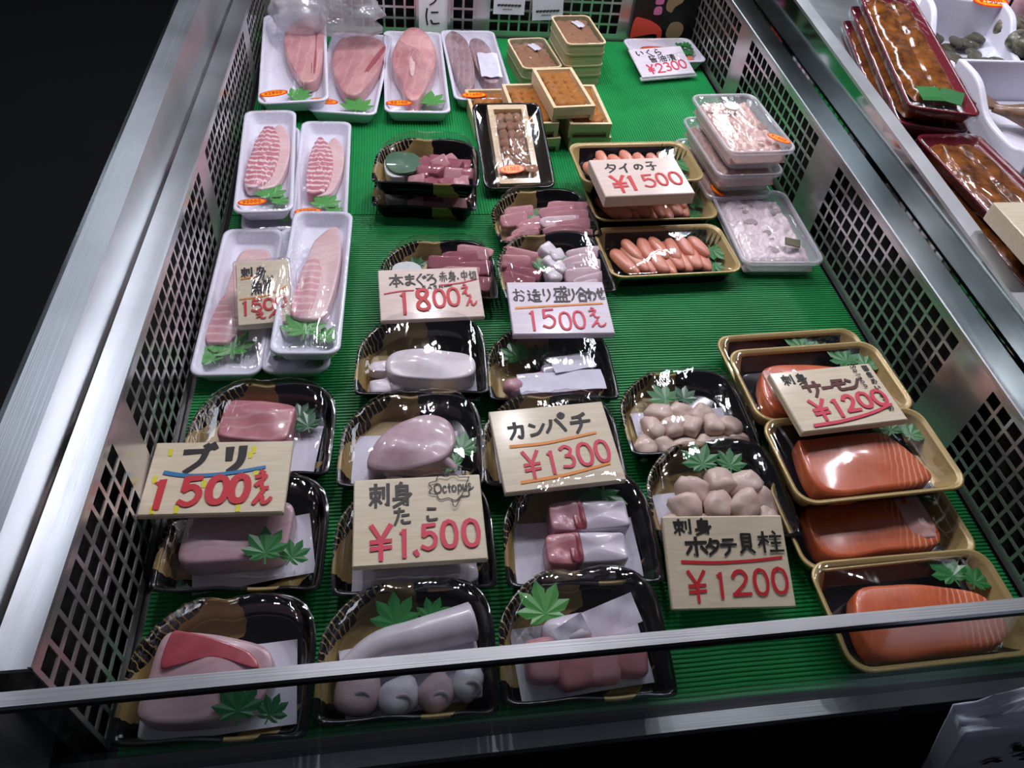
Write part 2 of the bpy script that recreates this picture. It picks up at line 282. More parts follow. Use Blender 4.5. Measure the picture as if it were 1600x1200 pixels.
# ------------------------------------------------------------------ brush lettering
G = {}
def gl(ch, s): G[ch] = [(q.strip()[0] == 'c', [tuple(float(a) for a in p.split(',')) for p in q.strip().lstrip('c ').split()]) for q in s.split('/')]
for _l in '''0|c 50,4 24,14 12,50 24,86 50,96 76,86 88,50 76,14 50,4
1|36,18 54,6 52,96
2|c 14,26 30,8 60,5 78,25 68,48 40,72 10,92/10,92 92,90
3|c 15,15 45,5 75,18 65,38 40,46/c 40,46 72,50 82,72 60,92 15,90
5|25,8 21,46/c 21,46 55,36 84,55 76,82 45,95 12,86/25,9 82,6
6|c 72,6 34,30 18,66 34,94 66,94 82,72 60,52 22,66
7|10,10 86,8 46,96
8|c 56,48 24,35 24,12 50,4 76,12 72,32 45,50 20,68 20,88 50,97 82,88 80,68 56,48
¥|15,4 50,45/86,4 50,45/50,45 50,98/14,50 86,47/14,68 86,65
.|44,84 58,94
え|40,4 60,12/c 20,32 72,28 25,75/c 25,75 50,55 55,75 65,90 90,88
ん|c 50,5 30,50 10,92/c 14,85 35,50 50,55 52,80 62,92 80,80 92,60
ブ|12,26 74,22/c 74,22 64,60 26,96/72,2 84,16/90,-2 100,12
リ|25,12 28,52/c 74,8 75,50 65,75 40,97
た|10,22 62,18/c 38,3 30,50 12,95/52,45 88,42/c 50,72 60,88 94,85
こ|25,15 76,18/c 22,65 30,88 82,85
カ|10,30 82,27/c 82,27 80,60 72,92 56,84/c 45,5 42,50 12,95
ン|12,18 38,32/c 10,88 55,75 92,22
パ|c 35,30 28,60 8,90/c 58,28 75,55 92,90/c 86,-2 98,8 86,20 74,8 86,-2
チ|c 76,6 50,18 20,22/8,48 94,44/c 52,18 52,60 26,98
サ|6,30 94,28/30,6 30,62/c 70,4 70,55 45,98
ー|8,50 92,48
モ|18,15 82,14/8,45 92,42/c 45,15 43,80 60,90 90,86
ホ|8,30 92,28/50,4 50,96 40,88/30,48 10,82/70,48 92,80
タ|c 42,4 30,35 8,55/c 38,22 85,20 75,60 25,98/38,45 65,62
テ|22,12 78,10/8,40 92,38/c 55,40 52,70 26,98
イ|c 82,4 55,35 8,58/55,35 55,98
の|c 55,20 45,60 28,82 12,65 20,30 50,15 82,28 88,60 60,92
子|20,12 78,10 50,35/c 50,35 58,70 50,95 34,88/6,52 94,50
い|c 15,20 15,65 30,85 40,68/c 72,25 85,45 88,65
く|70,4 25,48 74,96
ら|35,4 60,15/c 28,28 22,65 60,50 85,65 70,90 35,96
う|35,5 66,12/c 20,40 60,28 80,50 65,80 35,98
に|c 18,8 12,50 20,94/45,28 86,26/c 42,70 55,88 94,85
お|10,28 60,26/c 35,4 35,60 30,90 12,80 20,65 60,50 88,68 75,92 55,88/72,15 94,32
り|c 28,8 25,40 30,55/c 68,8 78,45 65,75 40,98
わ|28,4 28,96/c 8,30 40,25 10,75/c 10,75 55,32 88,50 80,78 55,94
せ|6,40 96,32/c 70,8 70,45 55,62/c 30,12 30,70 45,90 86,88
ま|15,22 86,20/18,42 83,40/c 50,4 50,75 30,92 15,78 45,68 90,90
ぐ|60,4 20,48 62,96/72,28 82,42/86,20 96,36
ろ|22,12 72,10 20,58/c 20,58 60,38 88,60 75,88 38,96
ラ|22,12 78,10/c 12,38 85,34 75,65 25,98
刺|5,22 58,20/32,4 32,96/10,38 52,36/10,38 12,58/52,36 50,58/30,58 6,85/34,58 58,80/70,18 70,62/92,5 92,92 82,84
身|48,2 38,14/25,16 25,68/25,16 75,16/75,16 75,95 60,88/27,32 74,32/27,48 74,48/8,68 75,64/c 92,48 60,75 10,98
貝|28,6 28,68/28,6 74,6/74,6 74,68/28,26 74,26/28,46 74,46/28,68 74,68/38,74 14,97/62,74 90,97
柱|5,28 42,26/24,4 24,97/24,32 3,65/25,35 42,52/65,3 74,14/50,26 95,25/54,56 91,55/46,92 98,91/72,26 72,91
鯛|20,3 6,24/20,10 38,10 28,24/8,26 44,26/8,26 8,66/44,26 44,66/26,26 26,66/8,46 44,46/8,66 44,66/5,78 2,92/18,78 20,90/30,78 33,90/42,76 48,90/c 58,10 56,60 50,96/58,10 96,10/96,10 96,93 86,88/66,26 88,26/64,42 90,42/77,14 77,42/67,56 87,56/67,56 67,80/87,56 87,80/67,80 87,80
本|8,28 93,26/50,3 50,97/48,30 8,80/52,30 93,78/32,72 69,70
造|60,4 50,25/45,24 92,22/68,4 68,44/38,44 98,42/50,56 50,80/50,56 86,56/86,56 86,80/50,80 86,80/10,12 20,22/5,40 24,38/c 24,38 14,60 24,78/c 5,86 24,78 50,94 98,92
盛|15,15 90,14/c 22,15 20,40 8,58/28,32 52,31/52,31 48,52 40,48/c 58,3 66,40 90,56/86,28 62,54/76,3 86,10/20,64 20,92/80,64 80,92/20,64 80,64/40,64 40,92/60,64 60,92/3,94 98,93
合|50,2 6,44/50,2 94,42/32,40 68,40/25,56 25,96/25,56 76,56/76,56 76,96/25,93 76,93
赤|22,20 78,19/50,4 50,42/8,43 92,42/c 40,43 38,75 28,94/60,43 60,96/22,58 10,80/78,58 92,78
中|15,25 15,65/15,25 85,25/85,25 85,65/15,63 85,63/50,4 50,97
切|5,40 46,32/c 25,10 25,80 46,70/50,20 92,18/c 92,18 90,80 80,95 70,88/c 68,20 62,70 42,97
醤|12,5 12,40/25,3 25,42/35,10 60,10 45,40/50,8 90,6/80,15 60,40/8,50 92,48/20,60 80,60/20,60 20,96/80,60 80,96/20,78 80,78/20,95 80,95/42,50 42,70/58,50 58,70
油|10,12 22,22/4,40 16,48/5,92 24,65/38,30 38,94/38,30 92,30/92,30 92,94/65,5 65,92/38,60 92,60/38,92 92,92
漬|10,12 22,22/4,40 16,48/5,92 24,65/35,14 95,13/65,3 65,42/40,28 90,27/32,42 97,41/45,52 45,82/45,52 86,52/86,52 86,82/45,66 86,66/45,82 86,82/52,85 38,97/76,85 92,97
国|10,8 10,95/10,8 90,8/90,8 90,95/10,94 90,94/28,26 72,26/30,48 70,48/26,76 75,76/50,26 50,76
産|50,2 50,12/20,14 80,14/34,18 40,28/66,16 60,28/8,32 92,30/c 20,32 20,60 6,96/46,38 36,56/38,52 88,50/62,40 62,94/42,72 84,71/28,95 95,94
め|c 28,15 38,60 50,80/c 70,8 55,60 25,88 12,70 25,45 60,30 88,50 88,78 60,95
O|c 50,4 16,20 10,55 24,88 54,95 84,80 92,45 76,14 50,4
c|c 84,42 54,30 24,52 30,86 60,94 88,84
t|48,10 46,86 66,94/20,40 80,38
o|c 50,36 18,50 22,86 52,95 82,84 84,52 50,36
p|24,36 22,124/c 24,48 60,30 86,60 66,92 24,86
u|c 18,36 18,80 44,94 78,80/80,36 82,95
s|c 80,42 46,34 28,50 56,64 76,78 54,95 20,90
S|c 82,14 44,2 18,26 50,48 82,70 54,96 14,88
A|8,96 50,4 92,96/26,64 74,64
H|18,4 18,96/82,4 82,96/18,50 82,50
l|50,4 50,95
a|c 78,40 40,32 18,62 34,92 74,80/80,36 82,96
m|14,38 14,95/c 14,55 36,34 48,56 48,95/c 48,55 70,34 84,56 84,95
n|18,38 18,95/c 18,58 48,32 78,52 78,95'''.split('\n'): gl(*_l.split('|'))

def stroke_pts(ch):
    for curved, p in G[ch]: yield catmull(p, 5, False) if curved and len(p) > 2 else p
def ribbon(pts, w, z, v, f, jit=None):
    n = len(pts); L = []
    for i, p in enumerate(pts):
        a = pts[max(i - 1, 0)]; b = pts[min(i + 1, n - 1)]; dx, dy = b[0] - a[0], b[1] - a[1]; l = math.hypot(dx, dy) or 1
        t = w * (0.55 - 0.12 * i / max(n - 1, 1)); ex = 0
        if i == 0: ex = -w * .3
        if i == n - 1: ex = w * .3
        px, py = p[0] + dx / l * ex, p[1] + dy / l * ex
        zi = z + 8e-6 * i; L.append((px - dy / l * t, py + dx / l * t, zi)); L.append((px + dy / l * t, py - dx / l * t, zi))
    b = len(v); v += L
    f += [(b + 2 * i, b + 2 * i + 1, b + 2 * i + 3, b + 2 * i + 2) for i in range(n - 1)]
def text_mesh(name, m, items, W, D, z):
    """items: (text, u, v, cell_w, cell_h, advance, pen [, slope, vertical]) in fractions of the board (v downwards); a list of points is a free stroke"""
    v = []; f = []; z0 = z
    for it in items:
        z += 5e-5
        if isinstance(it[0], (list, tuple)):
            p = [((a - .5) * W, (.5 - b) * D) for a, b in it[0]]; p = catmull(p, 6, False) if len(p) > 2 else p
            ribbon(p, it[1] * D, z, v, f); continue
        s, u, vv, cw, chh, adv, pen = it[:7]; slope = it[7] if len(it) > 7 else 0; vert = len(it) > 8 and it[8]
        for k, ch in enumerate(s):
            if ch == ' ': continue
            u0, v0 = (u + slope * k, vv + adv * k) if vert else (u + adv * k, vv + slope * k)
            for pts in stroke_pts(ch):
                z += 2e-5
                if vert == 2: q = [((u0 + (1 - y / 100) * cw - .5) * W, (.5 - v0 - x / 100 * chh) * D) for x, y in pts]
                else: q = [((u0 + x / 100 * cw - .5) * W, (.5 - v0 - y / 100 * chh) * D) for x, y in pts]
                ribbon(q, pen * D, z, v, f)
    return mesh(name, v, f, m)
def card(label, x, y, z, w, d, rz, tilt, th, wood_m, layers, roll=0, stand=False):
    t = thing('price_card', label, 'price card', (x, y, z - th / 2), rz, tilt, 'hand lettered price cards', roll)
    v, f = box(w, d, th, 0.0012, -th / 2); ob('board', mesh('board', v, f, wood_m), t)
    for li, (nm, m, items) in enumerate(layers):
        zl = th / 2 + 0.0004 + 0.0002 * li
        if nm in ('yellow_dots', 'underlines'):
            for q in items: ob(nm[:-1], text_mesh(nm[:-1], m, [q], w, d, zl), t)
            continue
        ob(nm, text_mesh(nm, m, items, w, d, zl), t)
    if stand:
        v, f = box(w * 1.06, d * .12, .004, .001); ob('stand_lip', mesh('stand_lip', v, f, 'frosted_plastic'), t, (0, -d * .5, -th / 2 - .003))
    return t

# ------------------------------------------------------------------ the setting
v, f = bar(-4, 5, -2, 6, -0.86, -0.80); fl = ob('floor', mesh('floor', v, f, 'dark_floor')); fl['kind'] = 'structure'
v, f = bar(-4, 5, 5.9, 6, -0.80, 3.4); wk = ob('wall_back', mesh('wall_back', v, f, 'dark_floor')); wk['kind'] = 'structure'

# ------------------------------------------------------------------ the display case
def sloped(x0, x1, prof, z0):     # prof: list of (y, top z); z0: bottom
    v = []; f = []
    for y, z in prof:
        b = z0 if z0 is not None else z - 0.005
        v += [(x0, y, b), (x1, y, b), (x1, y, z), (x0, y, z)]
    for k in range(len(prof) - 1):
        a = 4 * k; b = a + 4
        f += [(a + i, a + (i + 1) % 4, b + (i + 1) % 4, b + i) for i in range(4)]
    n = len(v); f += [(3, 2, 1, 0), (n - 4, n - 3, n - 2, n - 1)]
    return v, f
def perforated(us, n_v, v0, v1, pitch, wire, to3d):
    """sheet with square holes: us = list of (u0, u1, perforated?) strips along the wall, holes in n_v rows from v0 upward; the rest is plain sheet up to v1 (1.0 = wall top)"""
    ub = []; hole_u = []
    for u0, u1, ph in us:
        if not ph: ub += [u0]; continue
        n = max(1, int(round((u1 - u0) / pitch))); q = (u1 - u0) / n
        for i in range(n):
            ub += [u0 + i * q + (0 if i else 0), u0 + i * q + wire * q]; hole_u.append(u0 + i * q + wire * q)
    ub.append(us[-1][1]); ub = sorted(set(round(a, 6) for a in ub)); hs = set(round(a, 6) for a in hole_u)
    vb = [0.0]; hole_v = []; q = (v1 - v0) / n_v
    for j in range(n_v): vb += [v0 + j * q, v0 + j * q + wire * q]; hole_v.append(len(vb) - 1)
    vb += [v1, 1.0]; V = []; F = []
    for u in ub:
        for w in vb: V.append(to3d(u, w))
    m = len(vb)
    for i in range(len(ub) - 1):
        for j in range(m - 1):
            if ub[i] in hs and j in hole_v: continue
            F.append((i * m + j, (i + 1) * m + j, (i + 1) * m + j + 1, i * m + j + 1))
    return V, F
hL = lambda y: 0.193 - 0.047 * y
hR = lambda y: 0.126 + 0.023 * y
BX, BY, BZ = 0.2, 1.0, -0.80
case = thing('display_case', 'stainless steel chilled display case with perforated side walls and green mats', 'display case', (BX, BY, BZ))
def cpart(nm, vf, m, smooth=False, par=None, label=None, solid=0):
    o = ob(nm, mesh(nm, vf[0], vf[1], m, smooth), par or case, (0, 0, 0) if par else (-BX, -BY, -BZ), label=label)
    if solid:
        md = o.modifiers.new('thick', 'SOLIDIFY'); md.thickness = solid; md.offset = 0
    return o
Y0, Y1 = 0.252, 1.72
def sk(vf): return [(x, y + (x + .28) * .0125, z) for x, y, z in vf[0]], vf[1]     # the front runs a little askew
cpart('base_pan', bar(-0.272, 0.677, 0.225, 1.73, -0.03, -0.004), 'dark_panel')
wl = [(Y0, 0.472, 1), (0.472, 0.522, 0), (0.522, 0.957, 1), (0.957, 1.007, 0), (1.007, 1.447, 1), (1.447, 1.497, 0), (1.497, Y1, 1)]
cpart('side_panel', perforated(wl, 6, 0.06, 0.93, 0.0233, 0.2, lambda u, w: (-0.27, u, w * hL(u))), 'perforated_steel', solid=0.0014)
wr = [(Y0, 0.52, 1), (0.52, 0.595, 0), (0.595, 0.978, 1), (0.978, 1.055, 0), (1.055, 1.40, 1), (1.40, 1.46, 0), (1.46, Y1, 1)]
cpart('side_panel', perforated(wr, 6, 0.06, 0.93, 0.0233, 0.2, lambda u, w: (0.675, u, w * hR(u))), 'perforated_steel', solid=0.0014)
wb = [(-0.27, -0.2, 0), (-0.2, 0.045, 1), (0.045, 0.125, 0), (0.125, 0.172, 1), (0.172, 0.205, 0), (0.205, 0.50, 1), (0.50, 0.53, 0), (0.53, 0.675, 1)]
cpart('back_panel', perforated(wb, 14, 0.03, 0.97, 0.0233, 0.2, lambda u, w: (u, Y1, w * 0.345)), 'perforated_steel', solid=0.0014)
# dark air ducts behind the perforated sheets
cpart('air_duct', bar(-0.300, -0.296, Y0, 1.76, -0.03, 0.10), 'dark_gap'); cpart('air_duct', bar(0.70, 0.704, Y0, 1.76, -0.03, 0.12), 'dark_gap'); cpart('air_duct', bar(-0.30, 0.70, 1.756, 1.76, -0.03, 0.36), 'dark_gap')
ys = [Y0 + i * (1.9 - Y0) / 10 for i in range(11)]
cpart('inner_rail', sloped(-0.3005, -0.2695, [(y, hL(y) + 0.001) for y in ys], None), 'brushed_steel')
v, f = sloped(-0.2715, -0.2688, [(y, hL(y) + 0.0035) for y in ys], None); cpart('rail_lip', (v, f), 'brushed_steel')
cpart('rail_gap', sloped(-0.3055, -0.3004, [(y, hL(y) - 0.009) for y in ys], 0.04), 'dark_gap')
yl = [-0.1 + i * 0.2 for i in range(12)]
cpart('outer_rail', sloped(-0.337, -0.3045, [(y, 0.216) for y in yl], 0.03), 'brushed_steel')
cpart('side_cladding', bar(-0.336, -0.309, -0.1, 2.1, -0.80, 0.03), 'dark_panel')
cpart('inner_rail', sloped(0.6745, 0.7165, [(y, hR(y) + 0.001) for y in ys], None), 'satin_steel')
cpart('rail_lip', sloped(0.6735, 0.6762, [(y, hR(y) + 0.0035) for y in ys], None), 'brushed_steel')
cpart('rail_gap', sloped(0.7160, 0.7225, [(y, hR(y) - 0.010) for y in ys], 0.05), 'dark_gap')
cpart('divider_panel', sloped(0.7220, 0.7440, [(y, 0.151 + 0.0575 * y) for y in yl], -0.1), 'mirror_steel'); cpart('divider_cap', sloped(0.7216, 0.7450, [(y, 0.1535 + 0.0575 * y) for y in yl], None), 'brushed_steel')
# front: glass pane in a steel channel over a steel sill, dark fascia below
gl_o = cpart('front_glass', sk(bar(-0.36, 0.7205, 0.2305, 0.2335, -0.002, 0.172)), 'pane_glass')
v, f = sk(bar(-0.37, 0.7205, 0.2270, 0.2375, 0.1735, 0.180)); cpart('glass_trim', (v, f), 'brushed_steel_wide', par=gl_o, label='polished steel channel along the top of the glass')
v, f = sk(bar(-0.37, 0.7205, 0.2268, 0.2377, 0.1680, 0.1736)); cpart('glass_seal', (v, f), 'dark_gap', par=gl_o)
cpart('front_sill', sk(bar(-0.40, 0.7205, 0.2155, 0.2303, -0.014, -0.0015)), 'brushed_steel_wide')
cpart('front_fascia', sk(bar(-0.40, 0.7205, 0.2175, 0.228, -0.80, -0.014)), 'dark_panel')
cpart('bumper_rail', bar(-0.482, -0.472, -0.1, 2.0, -0.012, -0.002), 'satin_steel'); cpart('bumper_bracket', bar(-0.474, -0.336, 1.5, 1.52, -0.03, -0.010), 'dark_panel')

# green mats, ribbed
def rib_mat(nm, label, x0, x1, y0, y1, along, m, pitch=0.0048):
    t = []; L = (y1 - y0) if along == 'x' else (x1 - x0); n = int(L / pitch); prof = []
    for i in range(n): prof += [(i / n, 0.0), (i / n + .25 / n, 0.0017), (i / n + .6 / n, 0.0019), (i / n + .85 / n, 0.0002)]
    prof.append((1.0, 0.0)); V = []; F = []
    cuts = 24
    rr = random.Random(4); wob = [rr.uniform(-.0006, .0006) for _ in range(cuts + 1)]
    for k in range(cuts + 1):
        for q, z in prof:
            if along == 'x': V.append((x0 + (x1 - x0) * k / cuts, y0 + q * (y1 - y0) + wob[k], z))
            else: V.append((x0 + q * (x1 - x0) + wob[k], y0 + (y1 - y0) * k / cuts, z))
    m_ = len(prof)
    for k in range(cuts):
        for i in range(m_ - 1):
            q = (k * m_ + i, k * m_ + i + 1, (k + 1) * m_ + i + 1, (k + 1) * m_ + i); F.append(q if along == 'y' else q[::-1])
    o = ob(nm, mesh(nm, V, F, m)); o.location.z = 0.0; o['label'] = label; o['category'] = 'mat'; o['group'] = 'green mats lining the case'
    md = o.modifiers.new('thick', 'SOLIDIFY'); md.thickness = 0.0035; md.offset = -1
rib_mat('display_mat', 'green plastic mat with crosswise ribs under the front packs', -0.262, 0.668, 0.2465, 1.047, 'x', 'mat_green_front')
rib_mat('display_mat', 'green plastic mat with lengthwise ribs under the rear trays', -0.262, 0.668, 1.049, 1.712, 'y', 'mat_green_back')

# ------------------------------------------------------------------ shared pieces
_c = {}
def cached(k, fn):
    if k not in _c: _c[k] = fn()
    return _c[k]
def leaf_mesh(m):
    v = [(0, 0, 0.0012)]; f = []; n = 7; pts = []
    tip = [.55, .82, .96, 1.0, .96, .82, .55]; an = [-112, -74, -36, 0, 36, 74, 112]
    for i in range(n):
        a = RD(90 + an[i]); t = tip[i]
        if i: b = RD(90 + (an[i] + an[i - 1]) / 2); pts.append((.55 * cos(b), .55 * sin(b), .0004))
        s = RD(15.5); q = .72 * t
        pts += [(q * cos(a - s), q * sin(a - s), .0), (t * cos(a), t * sin(a), 0.05), (q * cos(a + s), q * sin(a + s), .0)]
    pts += [(-.16, -.22, 0), (-.035, -.16, 0), (-.03, -.42, .0), (.03, -.42, .0), (.035, -.16, 0), (.16, -.22, 0)]
    v += pts; k = len(pts); f = [(0, 1 + i, 1 + (i + 1) % k) for i in range(k)]
    f = [tuple(reversed(q)) if ((v[q[1]][0] - v[q[0]][0]) * (v[q[2]][1] - v[q[0]][1]) - (v[q[1]][1] - v[q[0]][1]) * (v[q[2]][0] - v[q[0]][0])) < 0 else q for q in f]
    return mesh('leaf', v, f, m)
def leaf(t, x, y, s, rot=0, m='leaf_green', z=0.012, tilt=0, sz=0.06):
    return ob('leaf', cached(('leaf', m), lambda: leaf_mesh(m)), t, (x, y, z), (RD(tilt), 0, RD(rot)), (s * 1.16, s * 1.16, s))
def paper(t, x, y, w, d, rot=0, z=0.006, tilt=0, seed=1, m='paper', nm='paper_liner', roll=0):
    r = random.Random(seed); nx, ny = 8, 6; V = []; F = []
    for j in range(ny + 1):
        for i in range(nx + 1): V.append(((i / nx - .5) * w, (j / ny - .5) * d, 0.0012 * sin(i * 1.3 + seed) * cos(j * 1.1 + seed) + r.uniform(0, .0006)))
    for j in range(ny):
        for i in range(nx): a = j * (nx + 1) + i; F.append((a, a + 1, a + nx + 2, a + nx + 1))
    return ob(nm, mesh(nm, V, F, m, True), t, (x, y, z), (RD(tilt), RD(roll), RD(rot)))
def fil(t, x, y, w, d, h, m, rot=0, n=5.0, taper=0.0, skew=0.0, seed=1, z=0.006, nm='fillet', tilt=0, roll=0, out=None, amp=.05, puff=.06):
    o = out or superell(w, d, n, 40, taper, skew); v, f = fillet_shape(o, h, seed, amp, puff)
    return ob(nm, mesh(nm, v, f, m, True), t, (x, y, z), (RD(tilt), RD(roll), RD(rot)))
def piece(t, nm, m, x, y, z, sx, sy, sz, rz=0, tilt=0, roll=0, e=5.0, var=0, amp=.06):
    me = cached(('blob', m, e, var, amp), lambda: mesh(nm, *blob(1, 1, 1, e, var, amp, 16, 9), m, True))
    return ob(nm, me, t, (x, y, z), (RD(tilt), RD(roll), RD(rz)), (sx, sy, sz))
def sticker(t, x, y, z, rot=0, txt='1800', s=0.021, tilt=0, roll=0):
    o = [(s * cos(2 * pi * i / 28), s * .42 * sin(2 * pi * i / 28)) for i in range(28)]
    me = cached(('st', s), lambda: mesh('price_sticker', *loft([[(a, b, 0) for a, b in o], [(a, b, .0006) for a, b in o]]), 'sticker_red'))
    st = ob('price_sticker', me, t, (x, y, z), (RD(tilt), RD(roll), RD(rot)), label='small oval orange price sticker')
    me = cached(('sti', s), lambda: mesh('sticker_face', *loft([[(a * .87, b * .8, .0005) for a, b in o], [(a * .87, b * .8, .0009) for a, b in o]]), 'sticker_orange')); ob('sticker_face', me, st)
    me = cached(('stt', s, txt), lambda: text_mesh('sticker_digits', 'sticker_red', [('¥' + txt, .18, .3, .1, .4, .13, .075)], 2 * s, .84 * s, .0012)); ob('sticker_digits', me, st)

# black and gold sashimi tray under a clear lid
PW, PD = 0.166, 0.135
PO = [(x * PW, y * PD) for x, y in catmull([(-.5, -.40), (-.47, -.49), (-.3, -.5), (-.1, -.485), (.12, -.5), (.32, -.487), (.47, -.49), (.5, -.40), (.5, -.1), (.495, .15), (.455, .34), (.36, .46), (.2, .5), (.08, .485), (-.02, .455), (-.13, .475), (-.22, .455), (-.33, .36), (-.42, .24), (-.485, .08), (-.5, -.15)], 5)]
RIM = 0.031
def tray_mesh():
    P = PO; r = [ring(P, .80, 0), ring(P, .82, .002), ring(P, .925, RIM - .003), ring(P, .995, RIM - .002), ring(P, 1.0, RIM - .0005), ring(P, .99, RIM + .0005), ring(P, .935, RIM), ring(P, .90, .014), ring(P, .83, .0045), ring(P, .79, .0035)]
    v, f = loft(r); return mesh('tray', v, f, 'black_gold_plastic', True)
def lid_mesh(kz=1.0):
    P = PO; r = [ring(P, 1.0, RIM + .001), ring(P, .985, RIM + .002), ring(P, .95, RIM + .002), ring(P, .935, RIM + .006), ring(P, .925, RIM + .007), ring(P, .895, RIM + .0155), ring(P, .865, RIM + .0195), ring(P, .82, RIM + .0212), ring(P, .7, RIM + .0222), ring(P, .5, RIM + .0231), ring(P, .25, RIM + .0236)]
    n = len(P); r = [[(x, y, RIM + (z - RIM) * kz) for x, y, z in q] for q in r]
    for k in range(4, 7):   # flutes round the shoulder
        r[k] = [(x * (1 + .010 * sin(i * 2 * pi / n * 26)), y * (1 + .010 * sin(i * 2 * pi / n * 26)), z) for i, (x, y, z) in enumerate(r[k])]
    v, f = loft(r, cap0=False); return mesh('lid', v, f, 'clear_lid', True)
def sashimi(label, x, y, z=0.0, rz=0, pitch=0, fill=None, lid=True, nm='sashimi_pack'):
    t = thing(nm, label, 'sashimi pack', (x, y, z + 0.001), rz, pitch, 'black and gold trays of sashimi')
    ob('tray', cached('tray', tray_mesh), t)
    if fill: fill(t)
    ob('lid', cached(('lid', lid), lambda: lid_mesh(1.0 if lid is True else lid)), t, label='clear domed plastic lid'); return t

# gold rimmed black tray with flat clear film
GW, GD = 0.212, 0.122
def gold_tray_mesh():
    o = rrect(GW, GD, .022, 6); hw, hd = GW / 2, GD / 2
    r = [inset(o, .014, 0, hw, hd), inset(o, .012, .0015, hw, hd), inset(o, .004, .0265, hw, hd), inset(o, .0, .0275, hw, hd), inset(o, .0, .030, hw, hd), inset(o, .0022, .0305, hw, hd), inset(o, .0035, .0288, hw, hd), inset(o, .005, .0288, hw, hd), inset(o, .0065, .0265, hw, hd), inset(o, .016, .004, hw, hd), inset(o, .02, .0028, hw, hd)]
    return mesh('tray', *loft(r), 'gold_black_plastic', True)
def film_mesh(w, d, r, z, bulge, m, drop=.006):
    o = rrect(w, d, r, 6); hw, hd = w / 2, d / 2; R = [inset(o, -.0006, z - drop, hw, hd), inset(o, -.0006, z - .001, hw, hd), inset(o, .0012, z + .0006, hw, hd)]
    for s in (.92, .8, .62, .42, .2): R.append(ring(o, s, z + .0006 + bulge * (1 - s * s)))
    return mesh('cling_film', *loft(R, cap0=False), m, True)
def gold_pack(nm, label, x, y, z, rz, fill, group, pitch=0, bulge=.006):
    t = thing(nm, label, 'food tray', (x, y, z + .001), rz, pitch, group)
    ob('tray', cached('gtray', gold_tray_mesh), t); fill(t)
    ob('cling_film', cached(('gf', bulge), lambda: film_mesh(GW - .003, GD - .003, .021, .0302, bulge, 'cling_film_tight')), t, label='clear cling film'); return t

# white foam tray under cling film
def foam_tray_mesh(w, d, h):
    o = rrect(w, d, .016, 6); hw, hd = w / 2, d / 2
    r = [inset(o, .013, 0, hw, hd), inset(o, .011, .0015, hw, hd), inset(o, .0035, h - .005, hw, hd), inset(o, .0, h - .0035, hw, hd), inset(o, .0, h - .001, hw, hd), inset(o, .0015, h, hw, hd), inset(o, .0045, h, hw, hd), inset(o, .0065, h - .0025, hw, hd), inset(o, .012, .006, hw, hd), inset(o, .017, .0035, hw, hd)]
    return mesh('foam_tray', *loft(r), 'white_foam', True)
def foam_pack(label, x, y, z, w, d, h, rz, fill, group, pitch=0, bulge=.008, roll=0):
    t = thing('foam_tray_pack', label, 'fish tray', (x, y, z + .001), rz, pitch, group, roll)
    ob('foam_tray', cached(('ft', w, d, h), lambda: foam_tray_mesh(w, d, h)), t); fill(t)
    ob('cling_film', cached(('fm', w, d, h, bulge), lambda: film_mesh(w - .001, d - .001, .016, h + .0004, bulge, 'cling_film')), t, label='clear cling film'); return t
# ------------------------------------------------------------------ black and gold packs of sashimi
def c_buri_back(t):
    paper(t, .004, -.012, .118, .07, -3); fil(t, -.008, .008, .082, .058, .026, 'yellowtail_flesh', -4, 7, .02, seed=2)
    leaf(t, .048, .012, .02, 20, 'leaf_dark', .016); leaf(t, .036, .03, .019, -20, 'leaf_dark', .012)
def c_buri_mid(t):
    paper(t, .005, -.014, .122, .07, 12, tilt=0); fil(t, -.008, -.004, .108, .066, .028, 'yellowtail_pale', 6, 5, .0, .15, seed=5)
    leaf(t, .025, -.03, .026, 8, 'leaf_green', .039); leaf(t, .05, -.032, .019, -25, 'leaf_green', .032)
def c_buri_front(t):
    paper(t, -.004, -.016, .138, .078, 6); o = poly_out([(-.055, -.036), (0, -.04), (.038, -.03), (.052, -.005), (.045, .022), (.01, .034), (-.03, .04), (-.05, .036), (-.056, 0)])
    fil(t, -.006, -.010, 0, 0, .028, 'yellowtail_pale', 0, seed=8, out=o)
    o2 = poly_out([(-.044, -.013), (-.02, -.004), (.012, -.004), (.040, -.010), (.030, .004), (0, .014), (-.03, .020), (-.044, .018)]); fil(t, -.006, .006, 0, 0, .007, 'yellowtail_red', -4, seed=3, z=.0305, out=o2, nm='blood_line')
    leaf(t, .022, -.044, .025, 5, 'leaf_dark', .038); leaf(t, .048, -.046, .017, -20, 'leaf_dark', .030)
def c_squid(t):
    paper(t, .016, -.034, .11, .045, -2); o = poly_out([(-.052, -.014), (-.03, -.022), (.02, -.024), (.052, -.014), (.058, .006), (.045, .022), (.0, .027), (-.04, .021), (-.055, .006)])
    fil(t, .010, -.020, 0, 0, .027, 'squid_white', -4, seed=4, out=o, amp=.04)
    o = poly_out([(-.02, -.006), (.012, -.01), (.022, 0), (.014, .01), (-.016, .008)]); fil(t, -.045, -.012, 0, 0, .014, 'squid_white', 4, seed=5, out=o, nm='squid_fin')
    piece(t, 'squid_piece', 'squid_white', -.052, -.045, .005, .014, .012, .009, 10, e=4); piece(t, 'squid_piece', 'squid_white', -.035, -.035, .006, .014, .009, .006, -60, e=4, var=2)
